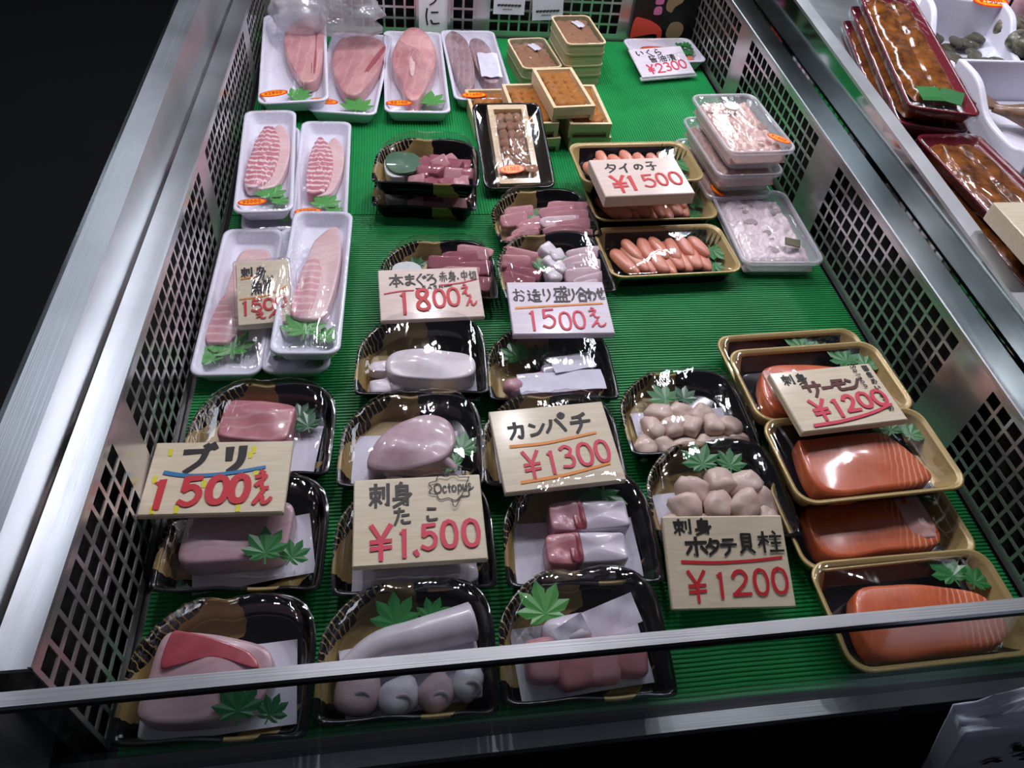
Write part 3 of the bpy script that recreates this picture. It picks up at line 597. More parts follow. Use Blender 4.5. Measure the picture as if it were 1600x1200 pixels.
def c_fish_slip(t):
    o = poly_out([(-.06, -.012), (-.03, -.024), (.03, -.026), (.06, -.014), (.056, .016), (.02, .022), (-.03, .014), (-.056, .006)])
    fil(t, .003, -.028, 0, 0, .018, 'yellowtail_flesh', 4, seed=6, out=o); fil(t, .024, -.008, .07, .03, .020, 'skin_silver', 14, 5, seed=7, nm='fillet')
    paper(t, .012, -.034, .112, .034, 5, .028, seed=3, nm='paper_slip'); paper(t, .03, -.002, .056, .028, 12, .030, seed=4, nm='paper_slip'); leaf(t, -.04, .016, .026, 20, 'leaf_green', .022); leaf(t, -.012, .022, .02, -35, 'leaf_dark', .018)
    piece(t, 'fish_head_end', 'kanpachi_pink', -.050, -.038, .012, .014, .012, .010, 0, e=2.3)
def tube(path, rad, k=12):
    R = []; n = len(path)
    for i, p in enumerate(path):
        a = Vector(path[max(i - 1, 0)]); b = Vector(path[min(i + 1, n - 1)]); d = (b - a).normalized(); s = d.cross(Vector((0, 0, 1))).normalized(); u = s.cross(d)
        R.append([tuple(Vector(p) + (s * cos(2 * pi * j / k) + u * sin(2 * pi * j / k)) * rad[i]) for j in range(k)])
    return loft(R)
def c_octopus_bulge(t):
    paper(t, -.008, -.014, .128, .075, 4); o = poly_out([(-.05, -.04), (-.01, -.046), (.03, -.034), (.048, -.004), (.04, .026), (.01, .034), (-.02, .02), (-.045, -.01)])
    fil(t, .002, -.004, 0, 0, .032, 'octopus_pink', 0, seed=11, out=o, amp=.08, puff=.1)
    p = catmull([(-.03, -.045, .02), (0, -.03, .03), (.03, -.028, .028), (.05, -.04, .02)], 6, False); ob('tentacle', mesh('tentacle', *tube(p, [.013 - .0004 * i for i in range(len(p))]), 'octopus_pink', True), t)
    leaf(t, .058, -.012, .024, -10, 'leaf_green', .022); leaf(t, .05, -.034, .018, 60, 'leaf_green', .026)
def c_octopus_cut(t):
    paper(t, .004, -.018, .132, .07, 9); p = catmull([(-.062, -.022, .014), (-.03, .002, .022), (.01, .010, .026), (.062, .024, .022)], 8, False)
    ob('tentacle', mesh('tentacle', *tube(p, [.012 + .0003 * i for i in range(len(p))]), 'octopus_white', True), t)
    for i, (x, y, r) in enumerate(((-.045, -.038, .022), (-.008, -.043, .019), (.026, -.042, .018), (.055, -.034, .016))):
        piece(t, 'tentacle_slice', 'octopus_pink' if i % 2 == 0 else 'octopus_white', x, y, .006, r, r * .9, .014, i * 20, e=2.6, var=i)
        s = ob('sucker', cached('sucker', lambda: mesh('sucker', *loft([[(r_ * cos(2 * pi * j / 14), r_ * sin(2 * pi * j / 14), z_) for j in range(14)] for r_, z_ in ((.007, 0), (.0072, .0018), (.005, .0024), (.0032, .0008))]), 'octopus_sucker', True)), t, (x + .004, y - .008, .029), (RD(40), 0, 0), (1.2, 1.2, 1))
    leaf(t, -.012, .024, .027, 5, 'leaf_green', .024, 12); leaf(t, .022, .028, .020, -25, 'leaf_green', .022, 8)
def c_octopus_hidden(t):
    paper(t, 0, -.02, .13, .07, 0); fil(t, 0, -.01, .1, .05, .028, 'octopus_pink', 0, 3, seed=13, amp=.08); fil(t, .01, -.048, .11, .03, .02, 'octopus_white', 2, 3, seed=15, amp=.08, nm='tentacle')
def c_kanpachi_hidden(t):
    paper(t, 0, -.01, .13, .07, 4); fil(t, 0, -.005, .09, .05, .026, 'kanpachi_white', 3, 6, seed=16); fil(t, -.045, 0, .03, .05, .022, 'kanpachi_pink', 3, 5, seed=17)
def c_kanpachi(t):
    paper(t, -.002, -.016, .138, .07, 2)
    for y, x, r in ((.012, .008, 2), (-.026, .0, 0)):
        fil(t, x + .017, y, .062, .034, .027, 'kanpachi_white', r, 8, seed=18); fil(t, x - .022, y - .001, .034, .036, .0275, 'yellowtail_flesh' if y < 0 else 'kanpachi_pink', r, 5, seed=19); fil(t, x - .007, y, .014, .0345, .0282, 'bloodline', r, 5, seed=20, nm='blood_line')
    leaf(t, .034, .042, .031, 170, 'leaf_green', .022, -6); leaf(t, .02, .045, .02, 120, 'leaf_dark', .018)
def c_red_pieces(t):
    paper(t, .0, -.016, .132, .072, 6); paper(t, .03, .012, .06, .03, 20, .03, 20, 5, nm='paper_slip')
    for i, (x, y, a) in enumerate(((-.04, -.022, 5), (-.012, -.03, 8), (.016, -.026, 3), (.042, -.022, -6))): piece(t, 'fish_piece', 'yellowtail_flesh' if i % 2 else 'tuna_pink', x, y, .007, .019, .021, .014, a, 8, e=4.5, var=i)
    piece(t, 'fish_piece', 'kanpachi_white', -.015, .002, .008, .024, .014, .015, 12, e=4, var=5); paper(t, -.012, -.004, .035, .024, 30, .038, 30, 8, nm='paper_slip'); leaf(t, -.035, .018, .031, 12, 'leaf_bright', .032)
def c_scallops_a(t):
    paper(t, .002, -.010, .125, .06, 2); r = random.Random(3)
    for i, (x, y, z) in enumerate([(-.058, -.044, .005), (-.034, -.046, .006), (-.010, -.047, .005), (.014, -.046, .006), (.038, -.046, .005), (.06, -.044, .005), (-.045, -.022, .012), (-.020, -.020, .014), (.006, -.022, .013), (.032, -.022, .014), (.054, -.022, .011), (-.028, .002, .012), (-.004, .006, .01), (.022, .0, .012)]):
        piece(t, 'scallop', 'scallop_flesh', x, y, z, .0165, .014, .0098, r.uniform(0, 180), r.uniform(-16, 16), r.uniform(-16, 16), 3.0, i % 5, .12)
    leaf(t, -.016, .026, .024, 20, 'leaf_green', .022); leaf(t, .01, .028, .02, -20, 'leaf_dark', .02)
def c_scallops_b(t):
    paper(t, -.006, -.016, .13, .065, 4); r = random.Random(5)
    for i, (x, y, z) in enumerate([(-.05, -.038, .005), (-.026, -.042, .006), (.0, -.044, .005), (.028, -.044, .006), (.054, -.036, .005), (-.036, -.014, .014), (-.006, -.016, .016), (.03, -.018, .015), (.056, -.012, .008), (-.026, .008, .014), (.008, .010, .016), (.04, .006, .014)]):
        piece(t, 'scallop', 'scallop_flesh', x, y, z, .0195, .0165, .0108, r.uniform(0, 180), r.uniform(-22, 22), r.uniform(-22, 22), 3.0, i % 5, .13)
    leaf(t, -.006, .034, .027, 10, 'leaf_green', .032); leaf(t, .03, .032, .022, -15, 'leaf_green', .026)
def c_tuna_cubes(t):
    r = random.Random(9); fil(t, -.05, -.004, .036, .06, .014, 'daikon', 10, 3, seed=2, nm='shredded_radish'); o = superell(.056, .064, 2.2); fil(t, -.038, .002, 0, 0, .005, 'shiso_green', 20, seed=4, z=.021, out=o, nm='shiso_leaf', amp=.25)
    for i, (x, y, z) in enumerate([(-.012, -.034, .006), (.010, -.038, .006), (.032, -.038, .006), (.054, -.034, .006), (-.004, -.016, .012), (.018, -.018, .016), (.04, -.018, .014), (.058, -.012, .008), (.0, .006, .012), (.022, .004, .018), (.044, .004, .014), (.012, .022, .008), (.034, .02, .010), (.056, .016, .006)]):
        piece(t, 'tuna_slice', 'tuna_red' if i % 3 else 'tuna_pink', x, y, z, .015, .012, .008, r.uniform(-50, 50), r.uniform(10, 40), r.uniform(-25, 25), 5, i % 3)
def c_pink_slices(t):
    r = random.Random(12)
    for i in range(5): piece(t, 'sashimi_slice', 'tuna_pink', -.045 + .012 * (i % 3), -.038 + .014 * i, .006 + .003 * i, .024, .012, .006, 20 + r.uniform(-15, 15), 24, 0, 5, i % 3)
    for i in range(8): piece(t, 'sashimi_slice', 'tuna_pink' if i % 4 else 'sashimi_pale', .028 + .02 * (i % 2), -.045 + .009 * i, .006 + .0025 * i, .032, .0105, .0055, r.uniform(-12, 8), 28, 0, 5, i % 3)
    leaf(t, -.008, .0, .02, 30, 'leaf_green', .022, 10)
def c_assorted(t):
    r = random.Random(14)
    for i in range(5): piece(t, 'sashimi_slice', 'tuna_red' if i < 3 else 'yellowtail_flesh', -.05 + .01 * (i % 3), -.01 + .010 * i, .007 + .003 * i, .026, .011, .006, -20 + r.uniform(-10, 10), 26, 0, 5, i % 3)
    for i in range(5): piece(t, 'sashimi_slice', 'squid_white', -.002 + .012 * (i % 2), -.012 + .011 * i, .010 + .002 * i, .013, .011, .009, r.uniform(0, 60), 15, 10, 5, i % 3)
    for i in range(6): piece(t, 'sashimi_slice', 'sashimi_pale', .042 + .012 * (i % 2), -.035 + .011 * i, .006 + .003 * i, .026, .011, .0055, 8 + r.uniform(-10, 10), 26, 0, 5, i % 3)
    for i in range(4): piece(t, 'silver_skin_slice', 'skin_silver', -.045 + .022 * i, -.046, .006, .014, .011, .009, r.uniform(0, 60), 20, 0, 3, i % 3)
    leaf(t, .018, .002, .018, 30, 'leaf_green', .028, 10); leaf(t, -.018, .0, .014, -30, 'leaf_green', .026, 10)
def c_tuna_top(t):
    r = random.Random(16); fil(t, -.045, .0, .045, .06, .014, 'daikon', 0, 3, seed=2, nm='shredded_radish')
    for i in range(9): piece(t, 'tuna_slice', 'tuna_red' if i % 4 else 'tuna_pink', .012 + .022 * (i % 3), -.035 + .0095 * i, .006 + .002 * i, .027, .012, .0065, r.uniform(-14, 14), 28, 0, 5, i % 3)
    leaf(t, -.03, .024, .02, 20, 'leaf_dark', .016)
PK = [('black and gold pack of yellowtail behind the blue-underlined price card', -.166, .590, .002, -4, 2, c_buri_back),
      ('black and gold pack of pale yellowtail block in shadow below the blue-underlined card', -.168, .450, .006, -4, 4, c_buri_mid),
      ('black and gold pack of red and pink yellowtail block at front left corner', -.174, .309, .006, -3, 4, c_buri_front),
      ('black and gold pack of white squid tube below the red 1800 card', .022, .698, .006, -2, 3, c_squid),
      ('black and gold pack of fish under printed paper slips below the 1500 assorted card', .187, .682, 0, -2, 0, c_fish_slip),
      ('black and gold pack of pink octopus bulging above the octopus price card', .006, .564, .002, -3, 2, c_octopus_bulge),
      ('black and gold pack mostly hidden under the octopus price card', .004, .436, .006, -1, 4, c_octopus_hidden),
      ('black and gold pack of cut white octopus tentacles at the front middle', -.006, .3125, .006, -2, 4, c_octopus_cut),
      ('black and gold pack hidden under the 1300 price card', .169, .556, .002, -2, 2, c_kanpachi_hidden),
      ('black and gold pack of two white and pink amberjack blocks under a large leaf', .180, .430, .008, -2, 5, c_kanpachi),
      ('black and gold pack of red fish pieces with bright leaf beside bare front mat', .163, .3135, .006, -2, 4, c_red_pieces),
      ('black and gold pack of small round scallops, the rear of the two scallop packs', .345, .590, 0, 0, 0, c_scallops_a),
      ('black and gold pack of scallops with two leaves above the scallop price card', .347, .468, .006, 2, 4, c_scallops_b),
      ('upper black and gold pack of dark tuna cubes beside white trays, top of two', .046, 1.092, .0415, -5, 0, c_tuna_cubes),
      ('lower black and gold pack underneath the tuna cube pack', .044, 1.090, 0, -5, 0, c_tuna_cubes),
      ('black and gold pack of pink sliced fish below the black uni tray', .224, 1.006, 0, 6, 0, c_pink_slices),
      ('black and gold pack of mixed sashimi above the lilac 1500 card', .218, .876, .007, 6, 5, c_assorted),
      ('black and gold pack of dark red tuna slices above the pink 1800 card', .052, .873, 0, -1, 0, c_tuna_top)]
for lb, x, y, z, rz, pt, fn in PK: sashimi(lb, x, y, z, rz, pt, fn, lid=0.38 if lb.startswith('lower') else True)

# ------------------------------------------------------------------ gold rimmed trays: salmon and roe
def c_salmon(k):
    def fn(t):
        paper(t, .0, -.022, .13, .05, 2, seed=k)
        if k == 2: o = poly_out([(-.07, -.036), (0, -.042), (.066, -.038), (.068, -.012), (.048, .030), (.02, .036), (-.05, .036), (-.068, .03)])
        elif k == 3: o = poly_out([(-.072, -.034), (0, -.036), (.07, -.032), (.066, .03), (.0, .034), (-.064, .034)])
        else: o = poly_out([(-.076, -.034), (0, -.04), (.074, -.034), (.076, .010), (.03, .028), (-.02, .036), (-.066, .03)])
        fil(t, -.004 + .004 * (k == 4), -.008, 0, 0, .024, 'salmon_flesh', 1, seed=20 + k, out=o, amp=.03)
        if k == 3: fil(t, .052, -.006, .034, .058, .0255, 'salmon_belly', 0, 6, seed=9, nm='salmon_belly')
        if k in (1,): fil(t, -.058, -.006, .03, .056, .0255, 'salmon_belly', 0, 6, seed=9, nm='salmon_belly')
        leaf(t, .058 if k != 0 else .02, .034, .026, 10, 'leaf_green', .022); leaf(t, .082 if k != 0 else .045, .026, .020, -40, 'leaf_green', .02)
    return fn
gs = 'gold rimmed trays of salmon'
gold_pack('salmon_tray', 'gold rimmed black tray of salmon, rearmost of the salmon trays', .532, .665, 0, 3, c_salmon(0), gs)
gold_pack('salmon_tray', 'gold rimmed tray of salmon under the salmon price card', .521, .606, .032, 3, c_salmon(1), gs)
gold_pack('salmon_tray', 'gold rimmed tray of orange salmon block with pale striped end, just below the salmon card', .526, .488, .033, 3, c_salmon(2), gs)
gold_pack('salmon_tray', 'gold rimmed salmon tray with a pale pink right end, second from the front', .522, .423, 0, 2, c_salmon(3), gs)
gold_pack('salmon_tray', 'gold rimmed tray of salmon at front right behind the glass', .526, .310, .003, 1, c_salmon(4), gs)
def c_roe(k):
    def fn(t):
        r = random.Random(k); n = 9
        for i in range(n):
            x = -.068 + .0155 * i; piece(t, 'roe_lobe', 'roe_orange', x, -.006 + r.uniform(-.004, .004), .006 + .004 * (i % 2), .0125, .037 - .001 * abs(i - 4), .009, 24 - 2.5 * i + r.uniform(-4, 4), 0, 0, 2.4, i % 4, .05)
        for i in range(6): piece(t, 'roe_lobe', 'roe_orange', -.055 + .022 * i, .006 + r.uniform(-.006, .006), .018, .010, .026, .008, 14 + r.uniform(-12, 12), 4, 0, 2.4, i % 4, .05)
        v = []; f = []      # serrated plastic grass divider
        for i in range(7):
            a = len(v); x0 = .058 + .006 * i; v += [(x0, .052 - .004 * i, .004), (x0 + .0065, .050 - .004 * i, .004), (x0 + .004, .048 - .004 * i, .034), (x0 + .0035, .0485 - .004 * i, .0335)]; f += [(a, a + 1, a + 2, a + 3)]
        ob('grass_divider', mesh('grass_divider', v, f, 'leaf_green'), t); leaf(t, .082, .010, .026, 200, 'leaf_green', .018); leaf(t, .076, -.02, .02, 150, 'leaf_green', .014)
    return fn
gr = 'gold rimmed trays of roe'
gold_pack('roe_tray', 'gold rimmed tray of pink roe behind the bream roe price card, top one', .395, 1.108, .034, 3, c_roe(1), gr)
gold_pack('roe_tray', 'gold rimmed tray of roe below and in front of the bream roe card', .412, 1.052, 0, 2, c_roe(2), gr)
gold_pack('roe_tray', 'gold rimmed tray of orange roe with blue-white glare, beside the pale plastic tub', .407, .914, 0, 3, c_roe(3), gr)

# ------------------------------------------------------------------ white foam trays of fish
def c_scored(k):
    def fn(t):
        s = 1 if k == 1 else .92
        o = [(x * s, y * s) for x, y in poly_out([(-.022, -.085), (-.004, -.088), (.012, -.07), (.022, -.01), (.019, .05), (.004, .09), (-.008, .087), (-.019, .04), (-.024, -.03)])]
        v, f = fillet_shape(o, .018, 30 + k, .03)
        v = [(x, y, z + (.0016 * sin((y + .25 * abs(x)) * 2 * pi / .0136) if z > .012 else 0)) for x, y, z in v]
        fil(t, .012, .012, 0, 0, .013, 'bream_pale', -3, seed=31, out=[(x * 1.0, y * 1.05) for x, y in o]); ob('fillet', mesh('fillet', v, f, 'bream_scored', True), t, (-.004, .008, .006), (0, 0, RD(-3 if k == 1 else 2)))
        leaf(t, .008, -.095, .028, 5, 'leaf_bright', .016); leaf(t, .02, -.112, .018, -20, 'leaf_bright', .014)
        if k != 3: sticker(t, -.016, -.128, .0262, 4, '2000', .021)
    return fn
W, D, H_ = .087, .30, .024
wg = 'white foam trays of sea bream'
foam_pack('white foam tray of scored pink bream beside left wall, upper of two', -.209, 1.138, .025, W, D, H_, 3, c_scored(1), wg)
foam_pack('white foam tray lying under the scored bream tray at left wall', -.203, 1.128, 0, W, D, H_, 4, c_scored(3), wg)
foam_pack('white foam tray of narrow scored bream next to bare green mat', -.124, 1.147, .001, W, D, H_, 0, c_scored(2), wg)
def c_bream_card(t):
    fil(t, .004, .03, .05, .15, .016, 'bream_pale', -4, 4, .0, seed=40); fil(t, -.012, -.04, .04, .10, .015, 'bream_pink', -8, 4, seed=41)
    leaf(t, .0, -.098, .034, 8, 'leaf_bright', .016); leaf(t, -.022, -.112, .022, 30, 'leaf_bright', .014)
def c_bream_long(t):
    o = poly_out([(-.02, -.095), (.012, -.10), (.022, -.07), (.027, 0), (.024, .06), (.012, .10), (-.012, .07), (-.018, .03), (-.024, -.04)])
    fil(t, .004, .015, 0, 0, .017, 'bream_pale', -2, seed=42, out=o); fil(t, -.008, -.024, .030, .12, .018, 'bream_pink', -5, 3.5, seed=43)
    leaf(t, -.006, -.102, .034, 5, 'leaf_bright', .018); leaf(t, .022, -.112, .02, -25, 'leaf_bright', .014)
def c_under(t):
    fil(t, .0, .02, .05, .18, .013, 'bream_pale', 0, 3, seed=44); leaf(t, -.012, -.098, .034, 30, 'leaf_bright', .012); leaf(t, .018, -.115, .03, -40, 'leaf_bright', .011)
foam_pack('white foam tray of pale bream under the small upright bream price card', -.219, .83, .001, W, D, H_, -1, c_bream_card, wg)
foam_pack('white foam tray of long pink bream fillet right of the bream card, topmost', -.118, .838, .0265, W, D, H_, -2, c_bream_long, wg)
foam_pack('white foam tray peeking out underneath, its leaves in front of the bream', -.137, .833, 0, W - .002, D, H_, 0, c_under, wg)
W2, D2, H2 = .125, .335, .026
fg = 'large white foam trays of fillets at the back'
def c_a1(t):
    fil(t, .022, .025, 0, 0, .022, 'fillet_red', -2, seed=50, out=poly_out([(.0, -.13), (.026, -.11), (.034, 0), (.03, .12), (-.01, .13), (-.042, .06), (-.036, -.03), (-.014, -.10)]))
    fil(t, .040, .01, .010, .19, .012, 'bloodline', -3, 3, seed=57, z=.016, nm='blood_line'); leaf(t, .0, -.128, .03, -60, 'leaf_bright', .014); sticker(t, -.034, -.140, .0285, 8, '2800', .025)
def c_a2(t):
    fil(t, .004, .03, 0, 0, .022, 'fillet_red', 0, seed=51, out=poly_out([(-.006, -.125), (.022, -.12), (.045, -.02), (.05, .08), (.02, .12), (-.045, .10), (-.048, .0), (-.028, -.08)]))
    fil(t, .036, .03, .009, .16, .008, 'bloodline', -12, 3, seed=58, z=.022, nm='blood_line'); leaf(t, .022, -.128, .036, 0, 'leaf_bright', .016); sticker(t, -.034, -.135, .0285, -8, '2300', .025)
def c_a3(t):
    fil(t, .0, .02, 0, 0, .030, 'fillet_red', -2, seed=52, out=poly_out([(-.014, -.155), (.008, -.155), (.03, -.08), (.044, .01), (.036, .09), (.012, .145), (-.016, .14), (-.040, .06), (-.044, -.02), (-.026, -.09)])); fil(t, -.004, .03, .012, .17, .006, 'bream_pale', -2, 2.5, seed=53, z=.031, nm='pin_bone_line')
    leaf(t, .022, -.122, .036, -10, 'leaf_bright', .02); sticker(t, -.033, -.145, .0285, 2, '2100', .025)
def c_a4(t):
    fil(t, -.028, .02, 0, 0, .022, 'fillet_grey', 0, seed=54, out=poly_out([(-.008, -.125), (.014, -.115), (.024, -.02), (.02, .08), (-.004, .125), (-.024, .09), (-.022, -.02)])); fil(t, .02, .015, .044, .2, .020, 'fillet_grey', 3, 3, seed=55)
    paper(t, .026, -.02, .042, .105, -2, .0305, seed=6, nm='paper_label'); sticker(t, -.02, -.142, .0285, 2, '1600', .025)
foam_pack('large white foam tray of fillet tucked under the crumpled bag at left wall', -.190, 1.497, .026, W2, D2, H2, 3, c_a1, fg, 3, roll=-3)
foam_pack('large white foam tray of broad pink fillet with orange sticker, second from left wall', -.082, 1.490, .001, W2, D2, H2, -6, c_a2, fg)
foam_pack('large white foam tray of one whole spindle shaped fillet, third from left wall', .039, 1.502, .001, W2 - .003, D2 + .01, H2, 0, c_a3, fg, bulge=.014)
foam_pack('large white foam tray of grey skinned fillets with a paper label', .163, 1.535, .001, W2 - .008, D2 - .03, H2, 2, c_a4, fg)
def c_ikura(t):
    fil(t, -.01, -.01, .10, .06, .018, 'salmon_roe', 0, 3, seed=60, nm='salmon_roe', amp=.12); r = random.Random(6)
    for i in range(9): leaf(t, .05 + r.uniform(-.012, .012), .004 + r.uniform(-.022, .022), .018, r.uniform(0, 360), 'leaf_green', .014 + .002 * i, r.uniform(-30, 30))
    piece(t, 'carrot_slice', 'shellfish_orange', .048, -.028, .012, .012, .01, .005, 10, e=3)
foam_pack('shallow white foam tray of salmon roe with parsley at the back right', .586, 1.62, 0, .16, .115, .026, 5, c_ikura, 'white foam tray of salmon roe')

# ------------------------------------------------------------------ sea urchin boxes
def urchin_fill(t, w, d, z, m, n=(3, 5), par=None):
    r = random.Random(int(w * 1000) + n[0])
    for j in range(n[1]):
        for i in range(n[0]):
            piece(t, 'urchin_roe', m, (i - (n[0] - 1) / 2) * w / n[0] * .92, (j - (n[1] - 1) / 2) * d / n[1] * .92, z, w / n[0] * .54, d / n[1] * .62, .0068, r.uniform(-25, 25), r.uniform(-12, 12), 0, 2.3, (i + j) % 4, .12)
def open_box(w, d, h, wall, floor_z, z0=0, r=.002):
    o = rrect(w, d, r, 3); hw, hd = w / 2, d / 2
    return loft([[(x, y, z0) for x, y in o], [(x, y, h) for x, y in o], inset(o, wall, h, hw, hd), inset(o, wall, floor_z, hw, hd)])
def round_box(label, x, y, z, rz, stk=False, fill=True):
    t = thing('urchin_box', label, 'food box', (x, y, z + .001), rz, 0, 'round cornered boxes of sea urchin'); w, d, h = .082, .135, .042
    ob('box_body', cached('rb', lambda: mesh('box_body', *open_box(w, d, h, .003, .024, 0, .012), 'box_green')), t)
    v, f = loft([inset(rrect(w, d, .012, 3), -.0012, zz, w / 2, d / 2) for zz in (h * .48, h * .56)]); ob('box_band', cached('rbb', lambda: mesh('box_band', v, f, 'box_green')), t)
    v, f = open_box(w + .002, d + .002, h + .0015, .0035, h - .001, h - .001, .012); ob('box_rim', cached('rbr', lambda: mesh('box_rim', v[:-1], [q for q in f if max(q) < len(v) - 1 and len(q) == 4], 'box_wood')), t)
    if fill:
        urchin_fill(t, w - .008, d - .008, .026, 'urchin_brown', (3, 5)); paper(t, .01, .03, .018, .03, 20, .0412, seed=3, nm='label_slip')
        ob('cling_film', cached('rbf', lambda: film_mesh(w - .002, d - .002, .011, h + .001, .004, 'cling_film', .002)), t, label='clear cling film')
    return t
round_box('green-sided round cornered urchin box standing alone at the back mesh', .285, 1.55, 0, 8)
round_box('lower of the two stacked green-sided urchin boxes', .374, 1.565, 0, 6, fill=False)
round_box('upper of the two stacked green-sided urchin boxes at the back mesh', .374, 1.565, .0435, 6)
tg = thing('bow_sticker', 'crumpled orange price tag stuck between the round cornered urchin boxes', 'sticker', (.322, 1.488, .034), -18)
v, f = blob(.02, .009, .003, 3, 3, .15); ob('tag_body', mesh('tag_body', v, f, 'sticker_orange', True), tg); v, f = blob(.008, .012, .004, 3, 5, .2); ob('tag_fold', mesh('tag_fold', v, f, 'sticker_orange', True), tg, (.022, -.003, .001))
def foot_box(label, x, y, z, rz, w=.078, d=.148, pitch=0, fill='urchin_orange'):
    t = thing('urchin_box', label, 'food box', (x, y, z + .0005), rz, pitch, 'pale wooden footed boxes of sea urchin')
    ob('box_tray', cached(('fb', w, d), lambda: mesh('box_tray', *open_box(w, d, .028, .006, .016, .012, .0015), 'box_wood')), t)
    for s in (-1, 1):
        v, f = box(w, .005, .012, .0008); ob('box_foot', cached('ff', lambda: mesh('box_foot', v, f, 'box_wood')), t, (0, s * (d / 2 - .012), 0))
        vv, ff = box(.007, d * .98, .0125, .0008); ob('box_runner', cached(('fr', d), lambda: mesh('box_runner', vv, ff, 'box_wood')), t, (s * (w / 2 - .0036), 0, 0))
    if fill:
        urchin_fill(t, w - .018, d - .022, .0155, fill, (3, 6))
        for i in range(4): piece(t, 'urchin_spot', 'urchin_brown', -w * .25, -.01 + .016 * i, .0255, .004, .004, .002, 0, e=2.2)
    return t
foot_box('footed urchin box at the bottom of the left pile', .247, 1.312, 0, 6); foot_box('footed urchin box second in the left pile, behind the black tray', .243, 1.315, .0285, 4)
foot_box('footed urchin box at the bottom of the right pile', .346, 1.318, 0, 3); foot_box('footed urchin box with orange urchin showing, right of the top box', .343, 1.316, .0285, 2)
foot_box('topmost footed urchin box, bridging both piles', .303, 1.322, .0575, 7); foot_box('footed urchin box peeking out behind the black urchin tray at left', .176, 1.352, .0, 4, .078, .14)
# black tray with an urchin box tied in it
def black_tray():
    w, d, h = .123, .188, .022; o = rrect(w, d, .014, 6); hw, hd = w / 2, d / 2
    r = [inset(o, .010, 0, hw, hd), inset(o, .003, h - .004, hw, hd), inset(o, 0, h - .002, hw, hd), inset(o, 0, h, hw, hd), inset(o, .003, h + .0005, hw, hd), inset(o, .006, h - .003, hw, hd), inset(o, .013, .004, hw, hd)]
    return mesh('tray', *loft(r), 'black_plastic', True)
t = thing('urchin_tray', 'glossy black tray with a filmed wooden urchin box and 1000 yen sticker', 'food tray', (.197, 1.193, .027), 3, 18)
ob('tray', black_tray(), t); v, f = open_box(.070, .172, .026, .010, .016, .004, .002); wb_ = ob('wooden_box', mesh('wooden_box', v, f, 'box_wood'), t); urchin_fill(t, .046, .142, .016, 'urchin_brown', (3, 7))
ob('cling_film', film_mesh(.069, .170, .004, .0265, .004, 'cling_film'), t, label='clear cling film'); o_ = film_mesh(.121, .186, .013, .0225, .008, 'cling_film_tight'); ob('cling_film', o_, t)
piece(t, 'tag_end', 'urchin_brown', .022, -.062, .031, .012, .008, .002, 0, e=2.6); sticker(t, -.012, -.062, .0325, 4, '1000', .022)

# ------------------------------------------------------------------ translucent plastic tubs
def tub(label, x, y, z, rz, m, extra=None, n=1, w=.13, d=.202, h=.040):
    t = thing('plastic_tub', label, 'plastic tub', (x, y, z + .001), rz, 0, 'translucent plastic tubs of pale roe'); o = rrect(w, d, .018, 6); hw, hd = w / 2, d / 2
    r = [inset(o, .016, 0, hw, hd), inset(o, .013, .003, hw, hd), inset(o, .006, h - .008, hw, hd), inset(o, .0005, h - .007, hw, hd), inset(o, 0, h - .002, hw, hd), inset(o, .001, h, hw, hd), inset(o, .004, h - .0005, hw, hd), inset(o, .006, h - .004, hw, hd)]
    ob('tub_body', cached(('tub', w), lambda: mesh('tub_body', *loft(r, cap1=False), 'frosted_plastic', True)), t)
    v, f = lumpy(w - .020, d - .020, .012, h - .012, .0055, 75, n * 3.3); ob('roe_filling', mesh('roe_filling', v, f, m, True), t, (0, 0, .004))
    rr = random.Random(n)
    for i in range(10): piece(t, 'roe_fold', m, rr.uniform(-.4, .4) * (w - .03), rr.uniform(-.42, .42) * (d - .03), h - .0105, rr.uniform(.006, .013), rr.uniform(.005, .008), .0022, rr.uniform(0, 180), 0, 0, 2.3, i % 4, .12)
    ob('cling_film', cached(('tbf', w), lambda: film_mesh(w - .006, d - .006, .016, h - .001, .003, 'cling_film', .001)), t, label='clear film lid')
    if extra: extra(t, h)
    return t
def x_top(t, h):
    o = [(.013 * cos(i * pi / 10), .013 * sin(i * pi / 10)) for i in range(20)]; ob('round_label', mesh('round_label', *loft([[(a, b, 0) for a, b in o], [(a, b, .001) for a, b in o]]), 'white_plastic'), t, (-.002, .045, h + .003), label='round white label'); sticker(t, .038, -.062, h + .0025, -48, '1500', .021)
def x_kelp(t, h):
    v, f = box(.024, .020, .0015, .0005); ob('kelp_piece', mesh('kelp_piece', v, f, 'nori'), t, (.026, -.052, h + .0028), (0, 0, RD(-20))); sticker(t, -.056, .090, h + .0028, -70, '1500', .018)
tub('bottom tub of the stack of three against the right wall', .562, 1.134, 0, 4, 'roe_pale', None, 1, .12, .19)
tub('middle tub of the stack of three against the right wall', .567, 1.133, .043, 4, 'roe_pale', None, 2, .12, .19)
tub('top tub of the stack of three with round white label and orange sticker', .572, 1.132, .086, 4, 'roe_pale', x_top, 3, .12, .19)
tub('wide tub of pale milt with a dark kelp square, in front of the tub stack', .584, .966, 0, -1, 'milt_pale', x_kelp, 4, .134, .196, .038)
